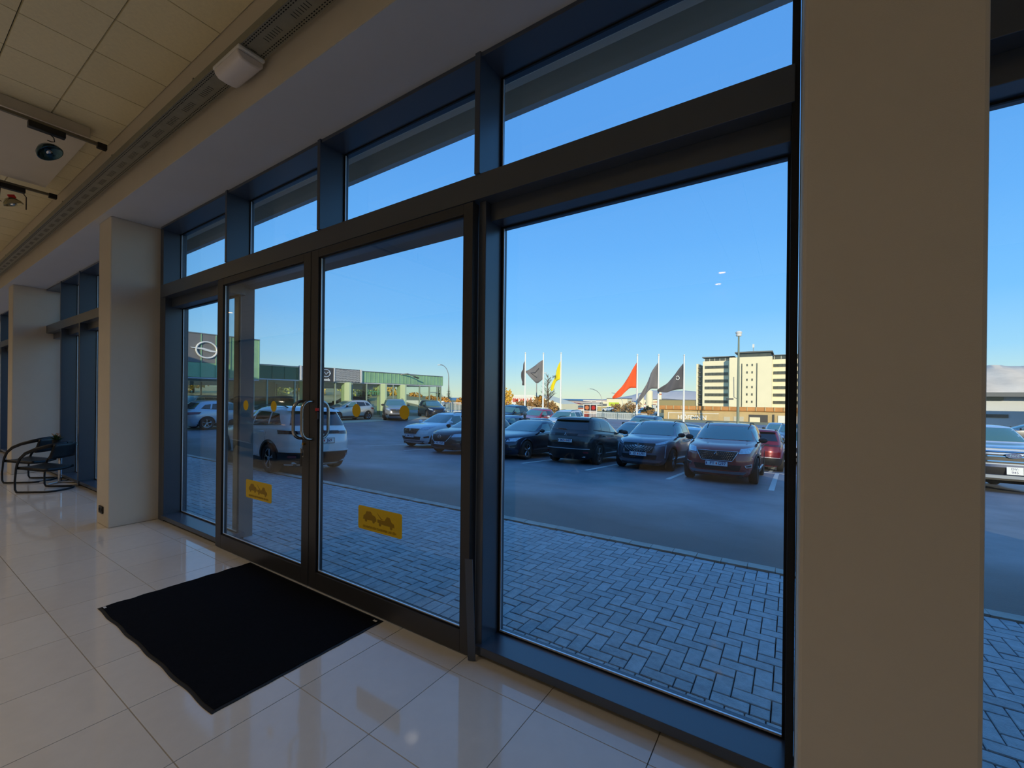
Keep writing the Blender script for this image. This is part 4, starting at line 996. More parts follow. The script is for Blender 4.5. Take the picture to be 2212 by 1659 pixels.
# front row, in the shade
car('suv', 'honey', -1.62, 14.35, -90, BROWN, 'copper brown SUV with chrome studded grille, nose towards the window', ('FT|G97', False, False), emblem=('lion', False))
car('suv', 'rays', -4.02, 15.55, -90, GREY, 'steel grey SUV with fine ray grille, left of the copper brown one', ('EI|U91', False, False), emblem=('lion', False))
car('suv', 'honey', -6.38, 15.20, 90, BLACK, 'black SUV seen from behind, parked between the steel grey one and a blue saloon', ('MZ|H87', True, False), emblem=('lion', True))
car('sedan', 'wing', -8.85, 14.65, -90, NAVY, 'dark blue saloon half hidden behind the wide mullion, left of the black SUV', mirror=BLACK)
car('hatch', 'wing', -11.15, 14.15, -90, DGREY, 'dark grey crossover with chrome winged grille, right of the white SUV by the green showroom', ('HL|T69', False, False), emblem=('wings', False))
car('suv', 'honey', -13.95, 15.35, -90, WHITE, 'white SUV parked nose first in the shade in front of the green showroom', ('AM|A23', False, False), mirror=WHITE, emblem=('lion', False))
car('suv', 'rays', -11.05, 5.95, 176, WHITE, 'white SUV just outside the doors, seen through both door leaves', ('ND|J69', True, False), emblem=('lion', True), scale=.94)
# second row
car('suv', 'honey', -1.15, 20.9, 90, DRED, 'dark red SUV behind the copper brown one', far=True)
car('hatch', 'wing', -3.7, 20.6, -90, WHITE, 'white hatchback glimpsed between the steel grey and copper brown SUVs', far=True, mirror=WHITE)
car('hatch', 'wing', -6.35, 20.4, -90, DGREY, 'dark grey hatchback glimpsed between the black and steel grey SUVs', far=True)
car('sedan', 'wing', -12.0, 20.3, -90, paint('aubergine', (44, 30, 44), .4), 'aubergine saloon roof behind the dark blue saloon', far=True)
car('hatch', 'wing', -14.6, 21.2, -90, paint('petrol_blue', (54, 84, 120), .4), 'petrol blue hatchback beside the wide mullion, behind the dark blue saloon', far=True)
# third row
car('suv', 'wing', -7.3, 25.1, -90, NAVY, 'dark blue SUV roof with rails above the steel grey SUV', far=True)
car('sedan', 'wing', -5.0, 24.9, -90, BLACK, 'black car roof showing above the right edge of the steel grey SUV', far=True)
car('suv', 'wing', -14.1, 28.6, -90, WGREY, 'pearl white SUV in the sunlit row, right of the bright red car', far=True, mirror=WGREY)
car('hatch', 'wing', -16.9, 29.2, -90, RED, 'bright red car in the sunlit row', far=True, zadd=.12)
car('suv', 'wing', -19.7, 29.6, -90, BLACK, 'black SUV left of the bright red car', far=True)
car('sedan', 'wing', -22.3, 30.2, -90, DGREY, 'dark grey car beside the wide mullion, at the end of the sunlit row', far=True, zadd=.1)
# right-hand cars
car('suv', 'wing', .55, 26.9, -90, WGREY, 'pearl white SUV cut by the right edge of the large window', far=True, mirror=M_trim)
car('hatch', 'wing', -.9, 39.0, -90, SILV, 'silver hatchback behind the pearl white SUV by the window edge', far=True)
car('suv', 'wing', .1, 33.2, -90, GREY, 'grey SUV between the pearl white SUV and the silver hatchback', far=True)
car('hatch', 'honey', -1.95, 28.5, 90, WHITE, 'white hatchback behind the dark red SUV', far=True)
# by the green showroom
car('suv', 'wing', -26.3, 23.2, -38, SILV, 'silver SUV parked in the sun before the green showroom', emblem=('wings', False))
car('hatch', 'wing', -26.9, 28.0, -30, NAVY, 'dark blue hatchback in the sun right of the silver SUV', far=True)
cc = car('hatch', 'wing', -27.55, 19.7, -90, SAND, 'pale silver coupe with an orange price sticker, side on at the showroom glass', far=True)
cs = MB().box(-.42, .897, .60, .02, .905, .90).build('price_sticker', mat('orange_sticker', (250, 170, 40), .5), cc)
text('lettering', 'NÝR BÍLL', .09, (-.2, .907, .80), (0, 1, 0), mat('red_print', (190, 40, 20), .5), cs, .001, world=False)
text('lettering', 'TIL SÖLU', .07, (-.2, .907, .69), (0, 1, 0), mat('red_print', (190, 40, 20), .5), cs, .001, world=False)
car('hatch', 'wing', -25.6, 10.9, 90, paint('ice_silver', (178, 190, 206), .4), 'ice silver hatchback under the tall green sign block', far=True)
for k, (x, y, hd, c_, lb) in enumerate([(-33.5, 17.2, -70, DGREY, 'dark grey SUV inside the green showroom behind the door handles'), (-33.0, 23.6, 200, BLACK, 'black SUV inside the green showroom, left of the silver SUV'), (-33.4, 12.0, -60, SILV, 'silver SUV inside the green showroom nearest the tall block')]):
    car('suv', 'wing', x, y, hd, c_, lb, far=True, flat=.02)
car('pickup', 'bars', 5.38, 21.35, -90, paint('pale_blue_white', (196, 208, 224), .1), 'big pale pickup truck with chrome grille bars right of the wide pillar', ('DV-|945', False, True), emblem=('oval', False), scale=1.1)
# display cars inside, mirrored in the glazing
car('suv', 'honey', -12.9, -2.4, 8, paint('warm_bronze', (150, 112, 80), .5), 'bronze display SUV inside the showroom, mirrored in the left door glass', far=True, flat=.001)
car('suv', 'rays', -4.8, -4.2, 12, paint('graphite', (90, 92, 96), .5), 'graphite display SUV inside the showroom, mirrored in the large window', far=True, flat=.001)

# ------------------------------------------------------------------ green copper-clad showroom opposite
XB = -29.3
gb = empty('showroom_building', (XB - 5, 20, 0), label='low showroom with green metal fascia, tall sign block and glass front across the car park', cat='building')
def B(name, m, a, b, par=gb, bev=0): return MB().box(*a, *b).build(name, m, par, True, bevel=bev)
# fascia seam panels
def seam_panels(x, y0, y1, z0, z1, step, m, deep=.12):
    y = y0
    while y < y1 - .05:
        e = min(y + step, y1); B('cladding_panel', m, (x - deep, y + .012, z0), (x, e - .012, z1)); B('standing_seam', m, (x - deep, e - .02, z0), (x + .035, e + .02, z1)); y = e
seam_panels(XB, 13.5, 17.0, 2.78, 3.66, .85, M_green_shade)  # sign block's shadow on this stretch is painted in by the darker green
seam_panels(XB, 22.3, 31.9, 2.80, 3.68, .44, M_green)
B('fascia_core', M_green_shade, (XB - 10.5, 13.0, 2.8), (XB - .14, 31.9, 3.64)); B('fascia_cap', M_galv, (XB - .2, 13.3, 3.68), (XB + .06, 31.95, 3.73)); B('soffit_panel', M_soffit, (XB - 10.5, 13, 2.70), (XB, 31.9, 2.78))
B('end_cladding', M_green, (XB - 10.5, 31.9, 2.78), (XB + .03, 32.0, 3.70))
B('rear_fascia_strip', M_soffit, (XB - 10.6, 13, 2.4), (XB - 10.5, 31.9, 2.8))  # plain strip in soffit paint below the rear fascia
# white louvred wave screens either side of the dark sign
def wave(y0, y1):
    B('screen_backing', M_dgrey, (XB - .1, y0, 2.80), (XB + .06, y1, 3.78))
    B('screen_post', M_white, (XB - .05, y0 - .05, 2.76), (XB + .20, y0 + .05, 3.80)); B('screen_post', M_white, (XB - .05, y1 - .05, 2.76), (XB + .20, y1 + .05, 3.80))
    for k in range(12):
        z = 2.83 + k * .078; n = int((y1 - y0) / .06); pts = [(XB + .13, y0 + (y1 - y0) * j / n, z + .012 * math.sin(j * 1.25)) for j in range(n + 1)]
        MB().tube(pts, .027, 4).build('wave_slat', M_white, gb, True)
wave(17.1, 18.35); wave(19.75, 22.2)
sg = B('sign_panel', M_dgrey, (XB - .1, 18.38, 2.72), (XB + .16, 19.72, 3.78))
e = MB().tube([(XB + .2, 19.05 + .33 * math.cos(a * PI / 16) , 3.36 + .27 * math.sin(a * PI / 16)) for a in range(32)], .03, 6, True)
e.tube([(XB + .2, 18.76, 3.44), (XB + .2, 18.9, 3.43), (XB + .2, 19.05, 3.26), (XB + .2, 19.2, 3.43), (XB + .2, 19.34, 3.44)], .028, 6); e.build('emblem', M_alu, sg, True, smooth=True)
text('lettering', 'mazda', .26, (XB + .17, 19.05, 2.88), (1, 0, 0), M_lett, sg, .02, bold=.008)
# glass front: mullions, deep fins, panes
B('plinth', M_conc, (XB - .2, 8.5, -.3), (XB, 31.9, .10))
ms = [13.8, 14.9, 16.8, 17.6, 19.0, 20.0, 21.5, 22.9, 24.3, 25.7, 27.0, 28.9, 30.2, 31.3, 31.8]
for y in ms: B('mullion', M_mull, (XB - .14, y - .04, .1), (XB - .02, y + .04, 2.72))
for a, b in zip([8.6] + ms[:-1], ms): B('pane', M_sglass, (XB - .085, a + .04, .1), (XB - .078, b - .04, 2.72))
for y in (17.5, 20.9, 24.4, 26.6): B('fin', mat('pale_green_fin', (196, 214, 176), .6), (XB - .5, y - .09, 0), (XB + .55, y + .09, 2.74))
B('door_frame', M_mull, (XB - .1, 30.25, 2.05), (XB + .02, 31.25, 2.15))
# back glazing, floor and columns inside so that the wooded slope shows through
B('slab', M_conc, (XB - 10.5, 8.5, -.3), (XB - .2, 31.9, .0))
for y in range(9, 33, 2): B('rear_mullion', M_dgrey, (XB - 10.5, y - .05, 0), (XB - 10.4, y + .05, 2.72))
B('rear_wall_low', M_render2, (XB - 10.5, 8.5, 0), (XB - 10.35, 31.9, .75))
B('interior_partition', M_dgrey, (XB - 6.2, 15.2, 0), (XB - 6, 15.6, 2.72)); B('interior_partition', mat('grey_partition', (120, 128, 130), .8), (XB - 6.2, 16.9, 0), (XB - 4, 17.5, 2.72)); B('interior_partition', M_dgrey, (XB - 7.2, 21.5, 0), (XB - 7, 22.1, 2.72)); B('interior_column', M_dgrey, (XB - 5.2, 26.4, 0), (XB - 4.9, 26.8, 2.72))
text('lettering', 'Brimborg', .62, (XB - .06, 24.0, 2.0), (1, 0, 0), mat('green_window_lettering', (90, 150, 110), .6), gb, .004, bold=.01)
# tall sign block
XT = -27.0
B('block_core', M_green_shade, (XB - 2.5, 5.5, 2.62), (XT - .12, 13.20, 4.92)); 
seam_panels(XT, 5.6, 9.4, 2.60, 4.98, .72, M_green)
for k in range(3):
    y0 = 9.45 + .72 * k
    B('sign_board', M_grey, (XT - .12, y0 + .012, 3.42), (XT + .02, y0 + .708, 4.98)); B('cladding_panel', M_green, (XT - .12, y0 + .012, 2.60), (XT, y0 + .708, 3.41)); B('standing_seam', M_green, (XT - .1, y0 + .70, 2.6), (XT + .05, y0 + .74, 4.98))
seam_panels(XT, 11.61, 13.2, 2.60, 4.98, .53, M_green)
B('block_cap', M_galv, (XB - 2.5, 5.5, 4.98), (XT + .05, 13.24, 5.03)); B('block_end', M_green, (XB - 1, 13.2, 2.6), (XT, 13.25, 4.98)); B('block_soffit', M_soffit, (XB - 2.5, 5.5, 2.54), (XT, 13.22, 2.62))
em2 = MB().tube([(XT + .07, 10.42 + .50 * math.cos(a * PI / 20), 4.12 + .44 * math.sin(a * PI / 20)) for a in range(40)], .045, 6, True)
em2.prism([(-.78, .10), (-.20, .10), (.20, .02), (-.02, .02), (.78, -.05), (.78, -.10), (.20, -.10), (-.22, -.02), (.02, -.02), (-.70, .05)][:], .05, lambda u, v, w_: (XT + .05 + w_, 10.42 + u, 4.12 + v))
em2.build('emblem', M_lett, gb, True)
for y in (5.8, 8.6, 11.4, 12.95): B('support_post', M_mull, (XT - .3, y - .08, 0), (XT - .14, y + .08, 2.56))
fl_ = empty('floodlight', (XB + .4, 27.0, 3.62), label='floodlight bracket on the green fascia', cat='light')
MB().tube([(-.4, -.5, .02), (.1, -.2, .10), (.2, .1, .02), (.3, .6, -.15)], .05, 6).build('arm', M_galv, fl_); MB().obox((.32, .7, -.2), (.10, 0, 0), (0, .25, -.05), (0, 0, .05)).build('head', M_dgrey, fl_)
# blue barrier rails in the forecourt
bf = empty('barrier_fence', (-27.6, 16, .1), label='pale railing in front of the green showroom', cat='fence')
MB().tube([(-27.6, 14.2, .95), (-27.6, 17.4, .95)], .025, 6).build('top_rail', M_galv, bf, True); MB().tube([(-27.6, 14.2, .25), (-27.6, 17.4, .25)], .02, 6).build('bottom_rail', M_galv, bf, True)
for k in range(22): MB().tube([(-27.6, 14.2 + k * .152, -.1 if k % 7 == 0 else .25), (-27.6, 14.2 + k * .152, .95)], .014, 5).build('baluster', M_galv, bf, True)

# ------------------------------------------------------------------ plants
def leaves(cl, n, size, seed, up=.3):
    """cl: clusters (centre, radii); n leaf plates spread through them"""
    r = random.Random(seed); m = MB()
    for k in range(n):
        c, rd = cl[r.randrange(len(cl))]
        while True:
            p = Vector((r.uniform(-1, 1), r.uniform(-1, 1), r.uniform(-1, 1)))
            if .25 < p.length < 1: break
        p = Vector((c[0] + p.x * rd[0], c[1] + p.y * rd[1], c[2] + p.z * rd[2]))
        a = Vector((r.uniform(-1, 1), r.uniform(-1, 1), r.uniform(-1, 1))).normalized(); b = a.orthogonal().normalized(); s = size * r.uniform(.6, 1.4)
        m.add([p - a * s, p + b * s * .6, p + a * s, p - b * s * .6], [(0, 1, 2, 3)])
    return m
def shrub(x, y, z, w_, h, m, seed, label, group=None, n=500, size=.22):
    t = empty('shrub', (x, y, z), label=label, cat='shrub', group=group); r = random.Random(seed)
    cl = [((r.uniform(-w_, w_) * .8, r.uniform(-w_, w_) * .5, h * r.uniform(.25, .75)), (w_ * .45, w_ * .45, h * .28)) for _ in range(9)]
    tag(leaves(cl, n, size, seed).build('foliage', m, t, fix=False), kind='stuff')
    MB().tube([(0, 0, -.5), (.1, 0, h * .6)], w_ * .05, 5).build('stem', M_bark, t)
def conifer(x, y, z, h, w_, label, seed):
    t = empty('conifer', (x, y, z), label=label, cat='tree'); r = random.Random(seed); m = MB(); n = 16
    for i in range(n):
        f = i / n; zz = h * (.12 + .86 * f); rad = w_ * (1 - f) ** .85 + .08
        for k in range(14):
            a = 2 * PI * k / 14 + r.uniform(-.2, .2) + i; L = rad * r.uniform(.6, 1.15); d = Vector((math.cos(a), math.sin(a), -.30)); q = Vector((-math.sin(a), math.cos(a), 0)) * L * .22
            p = Vector((0, 0, zz)); m.add([p, p + d * L * .5 + q, p + d * L, p + d * L * .5 - q], [(0, 1, 2, 3)])
    tag(m.build('foliage', M_conif, t, fix=False), kind='stuff'); MB().tube([(0, 0, -1), (0, 0, h * .98)], .12, 6, rr=[.16, .03]).build('trunk', M_bark, t)
def bare_tree(x, y, z, h, label, seed):
    t = empty('bare_tree', (x, y, z), label=label, cat='tree'); r = random.Random(seed); m = MB()
    MB().tube([(0, 0, -1), (.1, 0, h * .4), (-.05, 0, h * .7), (.05, 0, h)], .1, 6, rr=[.17, .12, .07, .02]).build('trunk', M_bark, t, smooth=True)
    for k in range(34):
        f = r.uniform(.3, .95); a = r.uniform(0, 2 * PI); L = h * .32 * (1.15 - f); p = Vector((0, 0, h * f)); d = Vector((math.cos(a) * .75, math.sin(a) * .75, .75))
        b = p + d * L; m.tube([p, p + d * L * .5 + Vector((0, 0, .1)), b], .03, 4, rr=[.045, .03, .012])
        for _ in range(3):
            d2 = (d + Vector((r.uniform(-.8, .8), r.uniform(-.8, .8), r.uniform(-.2, .6)))).normalized(); q = p + d * L * r.uniform(.4, .9); m.tube([q, q + d2 * L * .45], .012, 3, rr=[.02, .008])
    m.build('branches', M_bark, t)
# wooded slope behind the showroom (seen through its glass)
slope = MB().grid([[(x, y, z) for y in (-10, 10, 20, 30, 40, 58)] for x, z in ((-41, -.2), (-46, .3), (-55, 1.6), (-75, 3.0))]).build('wooded_slope_ground', M_land, smooth=True); tag(slope, 'grassy bank behind the green showroom', kind='structure')
rs = random.Random(21)
for k in range(12):
    y = -2 + k * 4.7; x = -56 - (k % 3) * 1.5
    shrub(x, y, 1.2, 2.3, rs.uniform(2.9, 3.5), [M_leafg, M_leafg, M_leafy][k % 3], 100 + k, 'olive tree on the bank behind the green showroom', 'trees on the bank behind the showroom', n=420, size=.26)
for (x, y, h, s) in ((-52, 22.0, 4.5, 1), (-53, 28.6, 4.6, 2), (-50, 38.0, 4.1, 3), (-51, 39.5, 3.8, 4)):
    conifer(x, y, .8, h, 1.0, ['dark conifer tip above the left wave screen', 'dark conifer tip above the right wave screen', 'taller of two conifers behind the right end of the green fascia', 'shorter of two conifers behind the right end of the green fascia'][s - 1], s)
conifer(-55.0, 59, .0, 5.0, 1.3, 'tall conifer beside the street lamp right of the showroom', 11)
conifer(-52.5, 59, .0, 3.9, 1.0, 'smaller conifer between the street lamp and the wide mullion', 12)
for k, (x, y, h, w_) in enumerate([(-56.5, 55, 3.0, 1.8), (-53.2, 55, 2.7, 1.8), (-49.9, 55, 2.6, 1.8), (-46.8, 56, 2.3, 1.6)]):
    shrub(x, y, -.6, w_, h, M_leafo, 40 + k, ['orange autumn shrub at the street lamp, nearest the green showroom', 'orange autumn shrub just right of the street lamp', 'third orange autumn shrub right of the street lamp', 'orange autumn shrub nearest the door frame, right of the street lamp'][k], 'orange shrubs by the street lamp', n=600)
shrub(-42.6, 62, -.8, 1.6, 4.4, M_leafy, 50, 'tall yellow birch beside the wide mullion')
for k, (x, h) in enumerate([(-40.0, 2.5), (-37.0, 2.6), (-34.0, 2.3)]): shrub(x, 63, -1, 1.4, h, M_leafb, 60 + k, ['brown shrub behind the leftmost flagpole', 'brown shrub between the grey winged flag and the yellow one', 'brown shrub just left of the yellow flag pole'][k], 'brown shrubs behind the left flagpoles', n=380)
shrub(-37.7, 66, -1, 1.2, 3.2, M_leafo, 66, 'pointed orange shrub between two left flagpoles', n=380)
bare_tree(-33.6, 62, -1.0, 6.6, 'leafless tree between the left flagpoles', 5)
for k, (x, y, h) in enumerate([(-38.5, 111, 2.6), (-34.0, 108, 3.1), (-20.0, 71.5, 2.3)]): shrub(x, y, gz(x, y) - .1, 1.9 if k < 2 else .9, h, M_leafb, 80 + k, ['brown scrub below the orange flag, left clump', 'brown scrub below the orange flag, right clump', 'brown brush hard against the left end of the concrete building'][k], 'brown scrub by the lower road', n=420)

# ------------------------------------------------------------------ flags, lamps, fence, billboard
def pole(x, y, ztop, label, z0=None):
    z0 = gz(x, y) if z0 is None else z0
    p = empty('flagpole', (x, y, z0), label=label, cat='flagpole')
    h = ztop - z0; MB().tube([(0, 0, -.2), (0, 0, h * .5), (0, 0, h)], .1, 12, rr=[.14, .12, .09]).build('shaft', M_pole, p, smooth=True, angle=50)
    MB().lathe([(0, .0), (.09, .03), (.13, .12), (.09, .21), (0, .24)], 12, (0, 0, h)).build('finial', M_pole, p, smooth=True)
def flag(x, y, z, pts, m, label, mark=None):
    """pts: rows of (bottom offset, top offset) across the cloth, going left from the hoist"""
    n = 14; P = []
    for i in range(n + 1):
        f = i / n; k = f * (len(pts) - 1); a = int(min(k, len(pts) - 2)); t = k - a
        (u0, b0, t0), (u1, b1, t1) = pts[a], pts[a + 1]; u = u0 + (u1 - u0) * t; lo = b0 + (b1 - b0) * t; hi = t0 + (t1 - t0) * t
        P.append([(-u * .86 - .12, -u * .5 + .16 * math.sin(f * 9 + j * .35), lo + (hi - lo) * j / 8) for j in range(9)])
    o = MB().grid(P).build('flag', m, smooth=True); o.location = (x, y, z); s_ = o.modifiers.new('s', 'SOLIDIFY'); s_.thickness = .015; tag(o, label, 'flag')
    return o
M_fg = mat('grey_flag_cloth', (112, 110, 112), .8, var=.1, scale=1); M_fo = mat('orange_flag_cloth', (238, 92, 40), .8); M_fy = mat('yellow_flag_cloth', (228, 210, 30), .8); M_fd = mat('dark_flag_cloth', (84, 82, 86), .8, var=.1, scale=1)
PO = [(-34.44, 56.19, 8.48), (-32.1, 57.7, 8.45), (-29.84, 59.21, 8.53), (-18.38, 60.41, 7.84), (-15.51, 60.73, 7.73), (-12.29, 61.36, 7.58)]
PN = ['flagpole carrying the narrow folded brown-grey flag, beside the wide mullion', 'flagpole carrying the broad grey winged flag', 'flagpole carrying the yellow flag', 'flagpole carrying the orange flag', 'flagpole carrying the narrow plain grey flag', 'flagpole carrying the dark flag with a round white badge']
for (x, y, z), lb in zip(PO, PN): pole(x, y, z, lb)
flag(PO[0][0], PO[0][1], 8.48, [(0, -4.9, -1.1), (.25, -4.9, -2.2), (.45, -4.2, -3.0)], M_fd, 'narrow brown-grey flag folded against its pole')
g2 = flag(PO[1][0], PO[1][1], 8.45, [(0, -3.9, -.9), (.9, -4.6, -1.6), (2.5, -2.9, -2.6), (2.9, -2.9, -2.6)], M_fg, 'broad grey flag with a winged emblem')
flag(PO[2][0], PO[2][1], 8.53, [(0, -3.9, -1.1), (.55, -4.2, -2.6), (1.0, -5.6, -4.0), (1.4, -5.8, -5.2)], M_fy, 'yellow flag drooping from its pole')
flag(PO[3][0], PO[3][1], 7.84, [(0, -4.6, -1.0), (.9, -4.6, -2.7), (2.2, -5.9, -4.6), (3.3, -6.2, -5.9)], M_fo, 'orange flag streaming down to the left')
flag(PO[4][0], PO[4][1], 7.73, [(0, -4.6, -1.0), (.9, -4.6, -2.4), (1.6, -5.4, -4.1), (2.7, -6.7, -6.2)], M_fg, 'narrow plain grey flag, middle of the right-hand three')
g6 = flag(PO[5][0], PO[5][1], 7.58, [(0, -4.5, -1.0), (1.0, -4.6, -2.4), (2.2, -5.0, -3.8), (3.4, -4.9, -4.6)], M_fd, 'dark flag with a round white badge')
MB().tube([(-.7 + .2 * math.cos(a * PI / 8), -.55, -3.0 + .26 * math.sin(a * PI / 8)) for a in range(16)], .05, 5, True).build('badge', M_lett, g6)
MB().tube([(-.5, -.5, -2.2), (-1.0, -.8, -2.9), (-1.6, -1.1, -2.9), (-1.0, -.85, -3.4), (-.7, -.7, -3.6)], .05, 5).build('badge', M_dgrey, g2)
text('lettering', 'OPEL', .6, (-.8, -.65, -3.6), (-.5, -.86, .2), M_dgrey, bpy.data.objects['flag.002'], .01, world=False)
def street_lamp(x, y, z0, h, arm, label, two=False, m=M_galv):
    s = empty('street_lamp', (x, y, z0), label=label, cat='street lamp')
    pts = [(0, 0, -.3), (0, 0, h * .72)] + [(arm * (1 - math.cos(a)), 0, h * .72 + h * .28 * math.sin(a)) for a in [PI / 2 * k / 6 for k in range(1, 7)]]
    MB().tube(pts, .09, 8, rr=[.12, .09] + [.07] * 6).build('pole', m, s, smooth=True)
    MB().obox((arm * 1.12, 0, h - .03), (.35, 0, 0), (0, .12, 0), (0, 0, .07)).build('lamp_head', M_white, s, bevel=.03)
street_lamp(-54.8, 61.5, -1.2, 9.1, -2.2, 'curved street lamp right of the green showroom')
street_lamp(-41.5, 72, -1.5, 8.0, 1.6, 'curved street lamp behind the two left flagpoles')
street_lamp(-41, 105, -7, 11.2, -3.4, 'distant curved street lamp left of the billboard')
street_lamp(-44, 130, -9.5, 13.0, -3.6, 'most distant curved street lamp left of the orange flag')
lp = empty('light_mast', (-5.97, 63.96, gz(-5.97, 63.96)), label='tall mast with a round lamp head before the white office block', cat='light mast')
MB().tube([(0, 0, -.3), (0, 0, 6), (0, 0, 11.6)], .13, 10, rr=[.18, .15, .10]).build('pole', mat('green_grey_mast', (126, 136, 118), .5), lp, smooth=True)
MB().lathe([(0, 11.55), (.3, 11.6), (.36, 11.75), (.30, 11.85), (.36, 11.95), (.42, 12.1), (.30, 12.25), (0, 12.3)], 16).build('lamp_head', M_white, lp, smooth=True)
MB().tube([(0, 0, 3.2), (-.5, 0, 3.5), (-.55, 0, 6.2)], .05, 6).build('side_arm', M_galv, lp); MB().obox((-1.0, 0, 3.25), (.45, 0, 0), (0, .1, 0), (0, 0, .09)).build('sign_arm', M_dgrey, lp)
def fence(x0, y0, x1, y1, n, label, h=1.15):
    f = empty('railing', ((x0 + x1) / 2, (y0 + y1) / 2, gz((x0 + x1) / 2, (y0 + y1) / 2)), label=label, cat='railing'); L = f.location
    def P(t, z): x, y = x0 + (x1 - x0) * t, y0 + (y1 - y0) * t; return (x - L.x, y - L.y, gz(x, y) + z - L.z)
    for a in range(n):
        t0, t1 = (a + .03) / n, (a + .97) / n
        MB().tube([P(t0, .1), P(t0, h), P(t1, h), P(t1, .1)], .05, 5, True).build('panel_frame', M_pole, f)
        b = MB()
        for k in range(1, 16): t = t0 + (t1 - t0) * k / 16; b.tube([P(t, .1), P(t, h)], .03, 4, cap=False)
        tag(b.build('balusters', M_pole, f), kind='stuff')
fence(-47, 55, -31, 57.5, 6, 'white railing at the back of the car park beneath the left flagpoles')
fence(-25.5, 60.0, -17.0, 60.9, 4, 'white railing right of the billboard', .95)
fence(-33.5, 36, -28.5, 42, 3, 'white railing at the right end of the green showroom', 1.1)
wall_low = box('garden_wall', M_render2, (-50, 46, -.6), (-42, 46.25, 1.1)); tag(wall_low, 'white wall panel behind the railing right of the green showroom', 'wall')
bb = empty('billboard', (-25.9, 61.5, gz(-25.9, 61.5)), label='white framed billboard with orange and red pictures behind the sunlit cars', cat='billboard')
for x in (-1.05, 0, 1.05): MB().box(x - .05, -.05, 0, x + .05, .05, 2.05).build('post', M_pole, bb)
for z in (2.0, 1.02, .6): MB().box(-1.1, -.06, z, 1.1, .06, z + .07).build('crossbar', M_pole, bb)
for x0, x1, c_ in ((-1.0, -.05, (206, 120, 70)), (.05, 1.0, (190, 44, 34))):
    pn = MB().box(x0, -.04, 1.09, x1, -.01, 2.0).build('poster', mat('poster_dark', (60, 30, 26), .5), bb)
    MB().lathe([(.32, -.05), (.18, -.056), (0, -.05)], 16, ((x0 + x1) / 2, 0, 1.55), 'y').build('picture', mat('poster_pic_%d' % c_[0], c_, .5, var=.3, scale=5), pn)
    MB().box(x0, -.04, .1, x1, -.01, .58).build('poster', mat('poster_red', (150, 60, 50), .5, var=.2, scale=4), bb)
    MB().box(x0, -.04, .67, x1, -.01, 1.0).build('poster', mat('poster_pale', (206, 160, 130), .5, var=.2, scale=4), bb)

# ------------------------------------------------------------------ weathered concrete building with white letters
hb = empty('concrete_building', (-8, 78, -3), label='long weathered concrete building with white lettering and rusty roof edge', cat='building')
def H(name, m, a, b, par=hb): return MB().box(*a, *b).build(name, m, par, True)
H('wall', M_hof, (-18.2, 75, -7), (9, 90, -.02)); H('parapet', M_orange, (-19.2, 74.6, .05), (9, 75.2, .62)); H('roof_slab', M_orange, (-19.2, 74.7, -.05), (9, 90, .05))
for k in range(24): H('parapet_post', M_hof, (-19 + k * 1.2, 74.5, .05), (-18.85 + k * 1.2, 74.62, .66))
H('sign_band', M_hof, (-17.4, 74.9, -2.9), (-9.7, 75.0, -.55)); H('sign_band_edge', M_render2, (-17.4, 74.88, -.60), (-9.7, 75.0, -.5)); H('sign_band_edge', M_render2, (-17.5, 74.88, -2.9), (-17.38, 75.0, -.5))
text('lettering', 'HÖFÐINN', .98, (-13.7, 74.85, -1.30), (0, -1, 0), M_lett, hb, .03, bold=.02)
H('opening', M_dgrey, (-5.5, 74.92, -3), (-3.0, 75.02, -.55)); H('panel_door', M_render, (-5.4, 74.85, -3), (-4.0, 74.95, -.95)); H('window', mat('blind_window', (196, 190, 170), .7), (-9.0, 74.94, -1.9), (-8.1, 75.01, -1.0)); H('panel_door', M_render2, (-1.7, 74.9, -3), (.8, 74.98, -.6))
H('pipe', M_dgrey, (-2.35, 74.8, -3), (-2.15, 74.98, -.45)); H('window', mat('blind_window', (196, 190, 170), .7), (-7.6, 74.94, -2.2), (-6.2, 75.01, -.9))

# ------------------------------------------------------------------ white office block
ob = empty('office_block', (-14, 210, -8), label='white seven storey office block with ribbon windows and stair tower', cat='building')
def K(name, m, a, b, par=ob): return MB().box(*a, *b).build(name, m, par, True)
K('wall', M_render, (-32.4, 200, -14), (-21.0, 214, 18.2)); K('wall', M_render, (-6.6, 200, -14), (14, 214, 18.0)); K('stair_tower', M_render, (-21.6, 195.5, -14), (-6.6, 214, 19.0))
K('side_wall', M_render, (-35.3, 202, -14), (-34.6, 214, 17.4)); K('balcony_core', M_bwin, (-34.6, 203, -14), (-32.4, 214, 16.6))
for k in range(12): K('balcony_slab', M_grey, (-34.7, 202, -6 + k * 1.95), (-32.4, 203.2, -5.75 + k * 1.95))
K('attic', M_bwin, (-31.8, 201, 18.2), (-21.6, 213, 19.7)); K('roof', M_roofg, (-32.6, 199.5, 19.7), (-20.2, 214, 20.05)); K('attic', M_bwin, (-18, 196.5, 19.0), (-7.0, 213, 20.7)); K('roof', M_roofg, (-19.6, 195, 20.7), (-6.4, 214, 21.15)); K('attic', M_bwin, (-6.6, 201, 18.0), (14, 213, 19.6)); K('roof', M_roofg, (-6.6, 200, 19.6), (14, 214, 19.9))
for y_, xs_ in ((200.95, [-31.8 + 2.0 * k for k in range(6)]), (200.95, [-6.0 + 2.3 * k for k in range(9)])):
    for x_ in xs_: K('attic_mullion', M_render2, (x_ - .08, y_ - .05, 18.2), (x_ + .08, y_, 19.6))
K('plant_room', M_roofg, (-16, 203, 21.1), (-11.8, 210, 22.0)); K('mast', M_galv, (-13.7, 204, 22), (-13.5, 204.2, 24.6)); K('antenna', M_white, (-13.95, 203.9, 23.6), (-13.25, 204.3, 25.0))
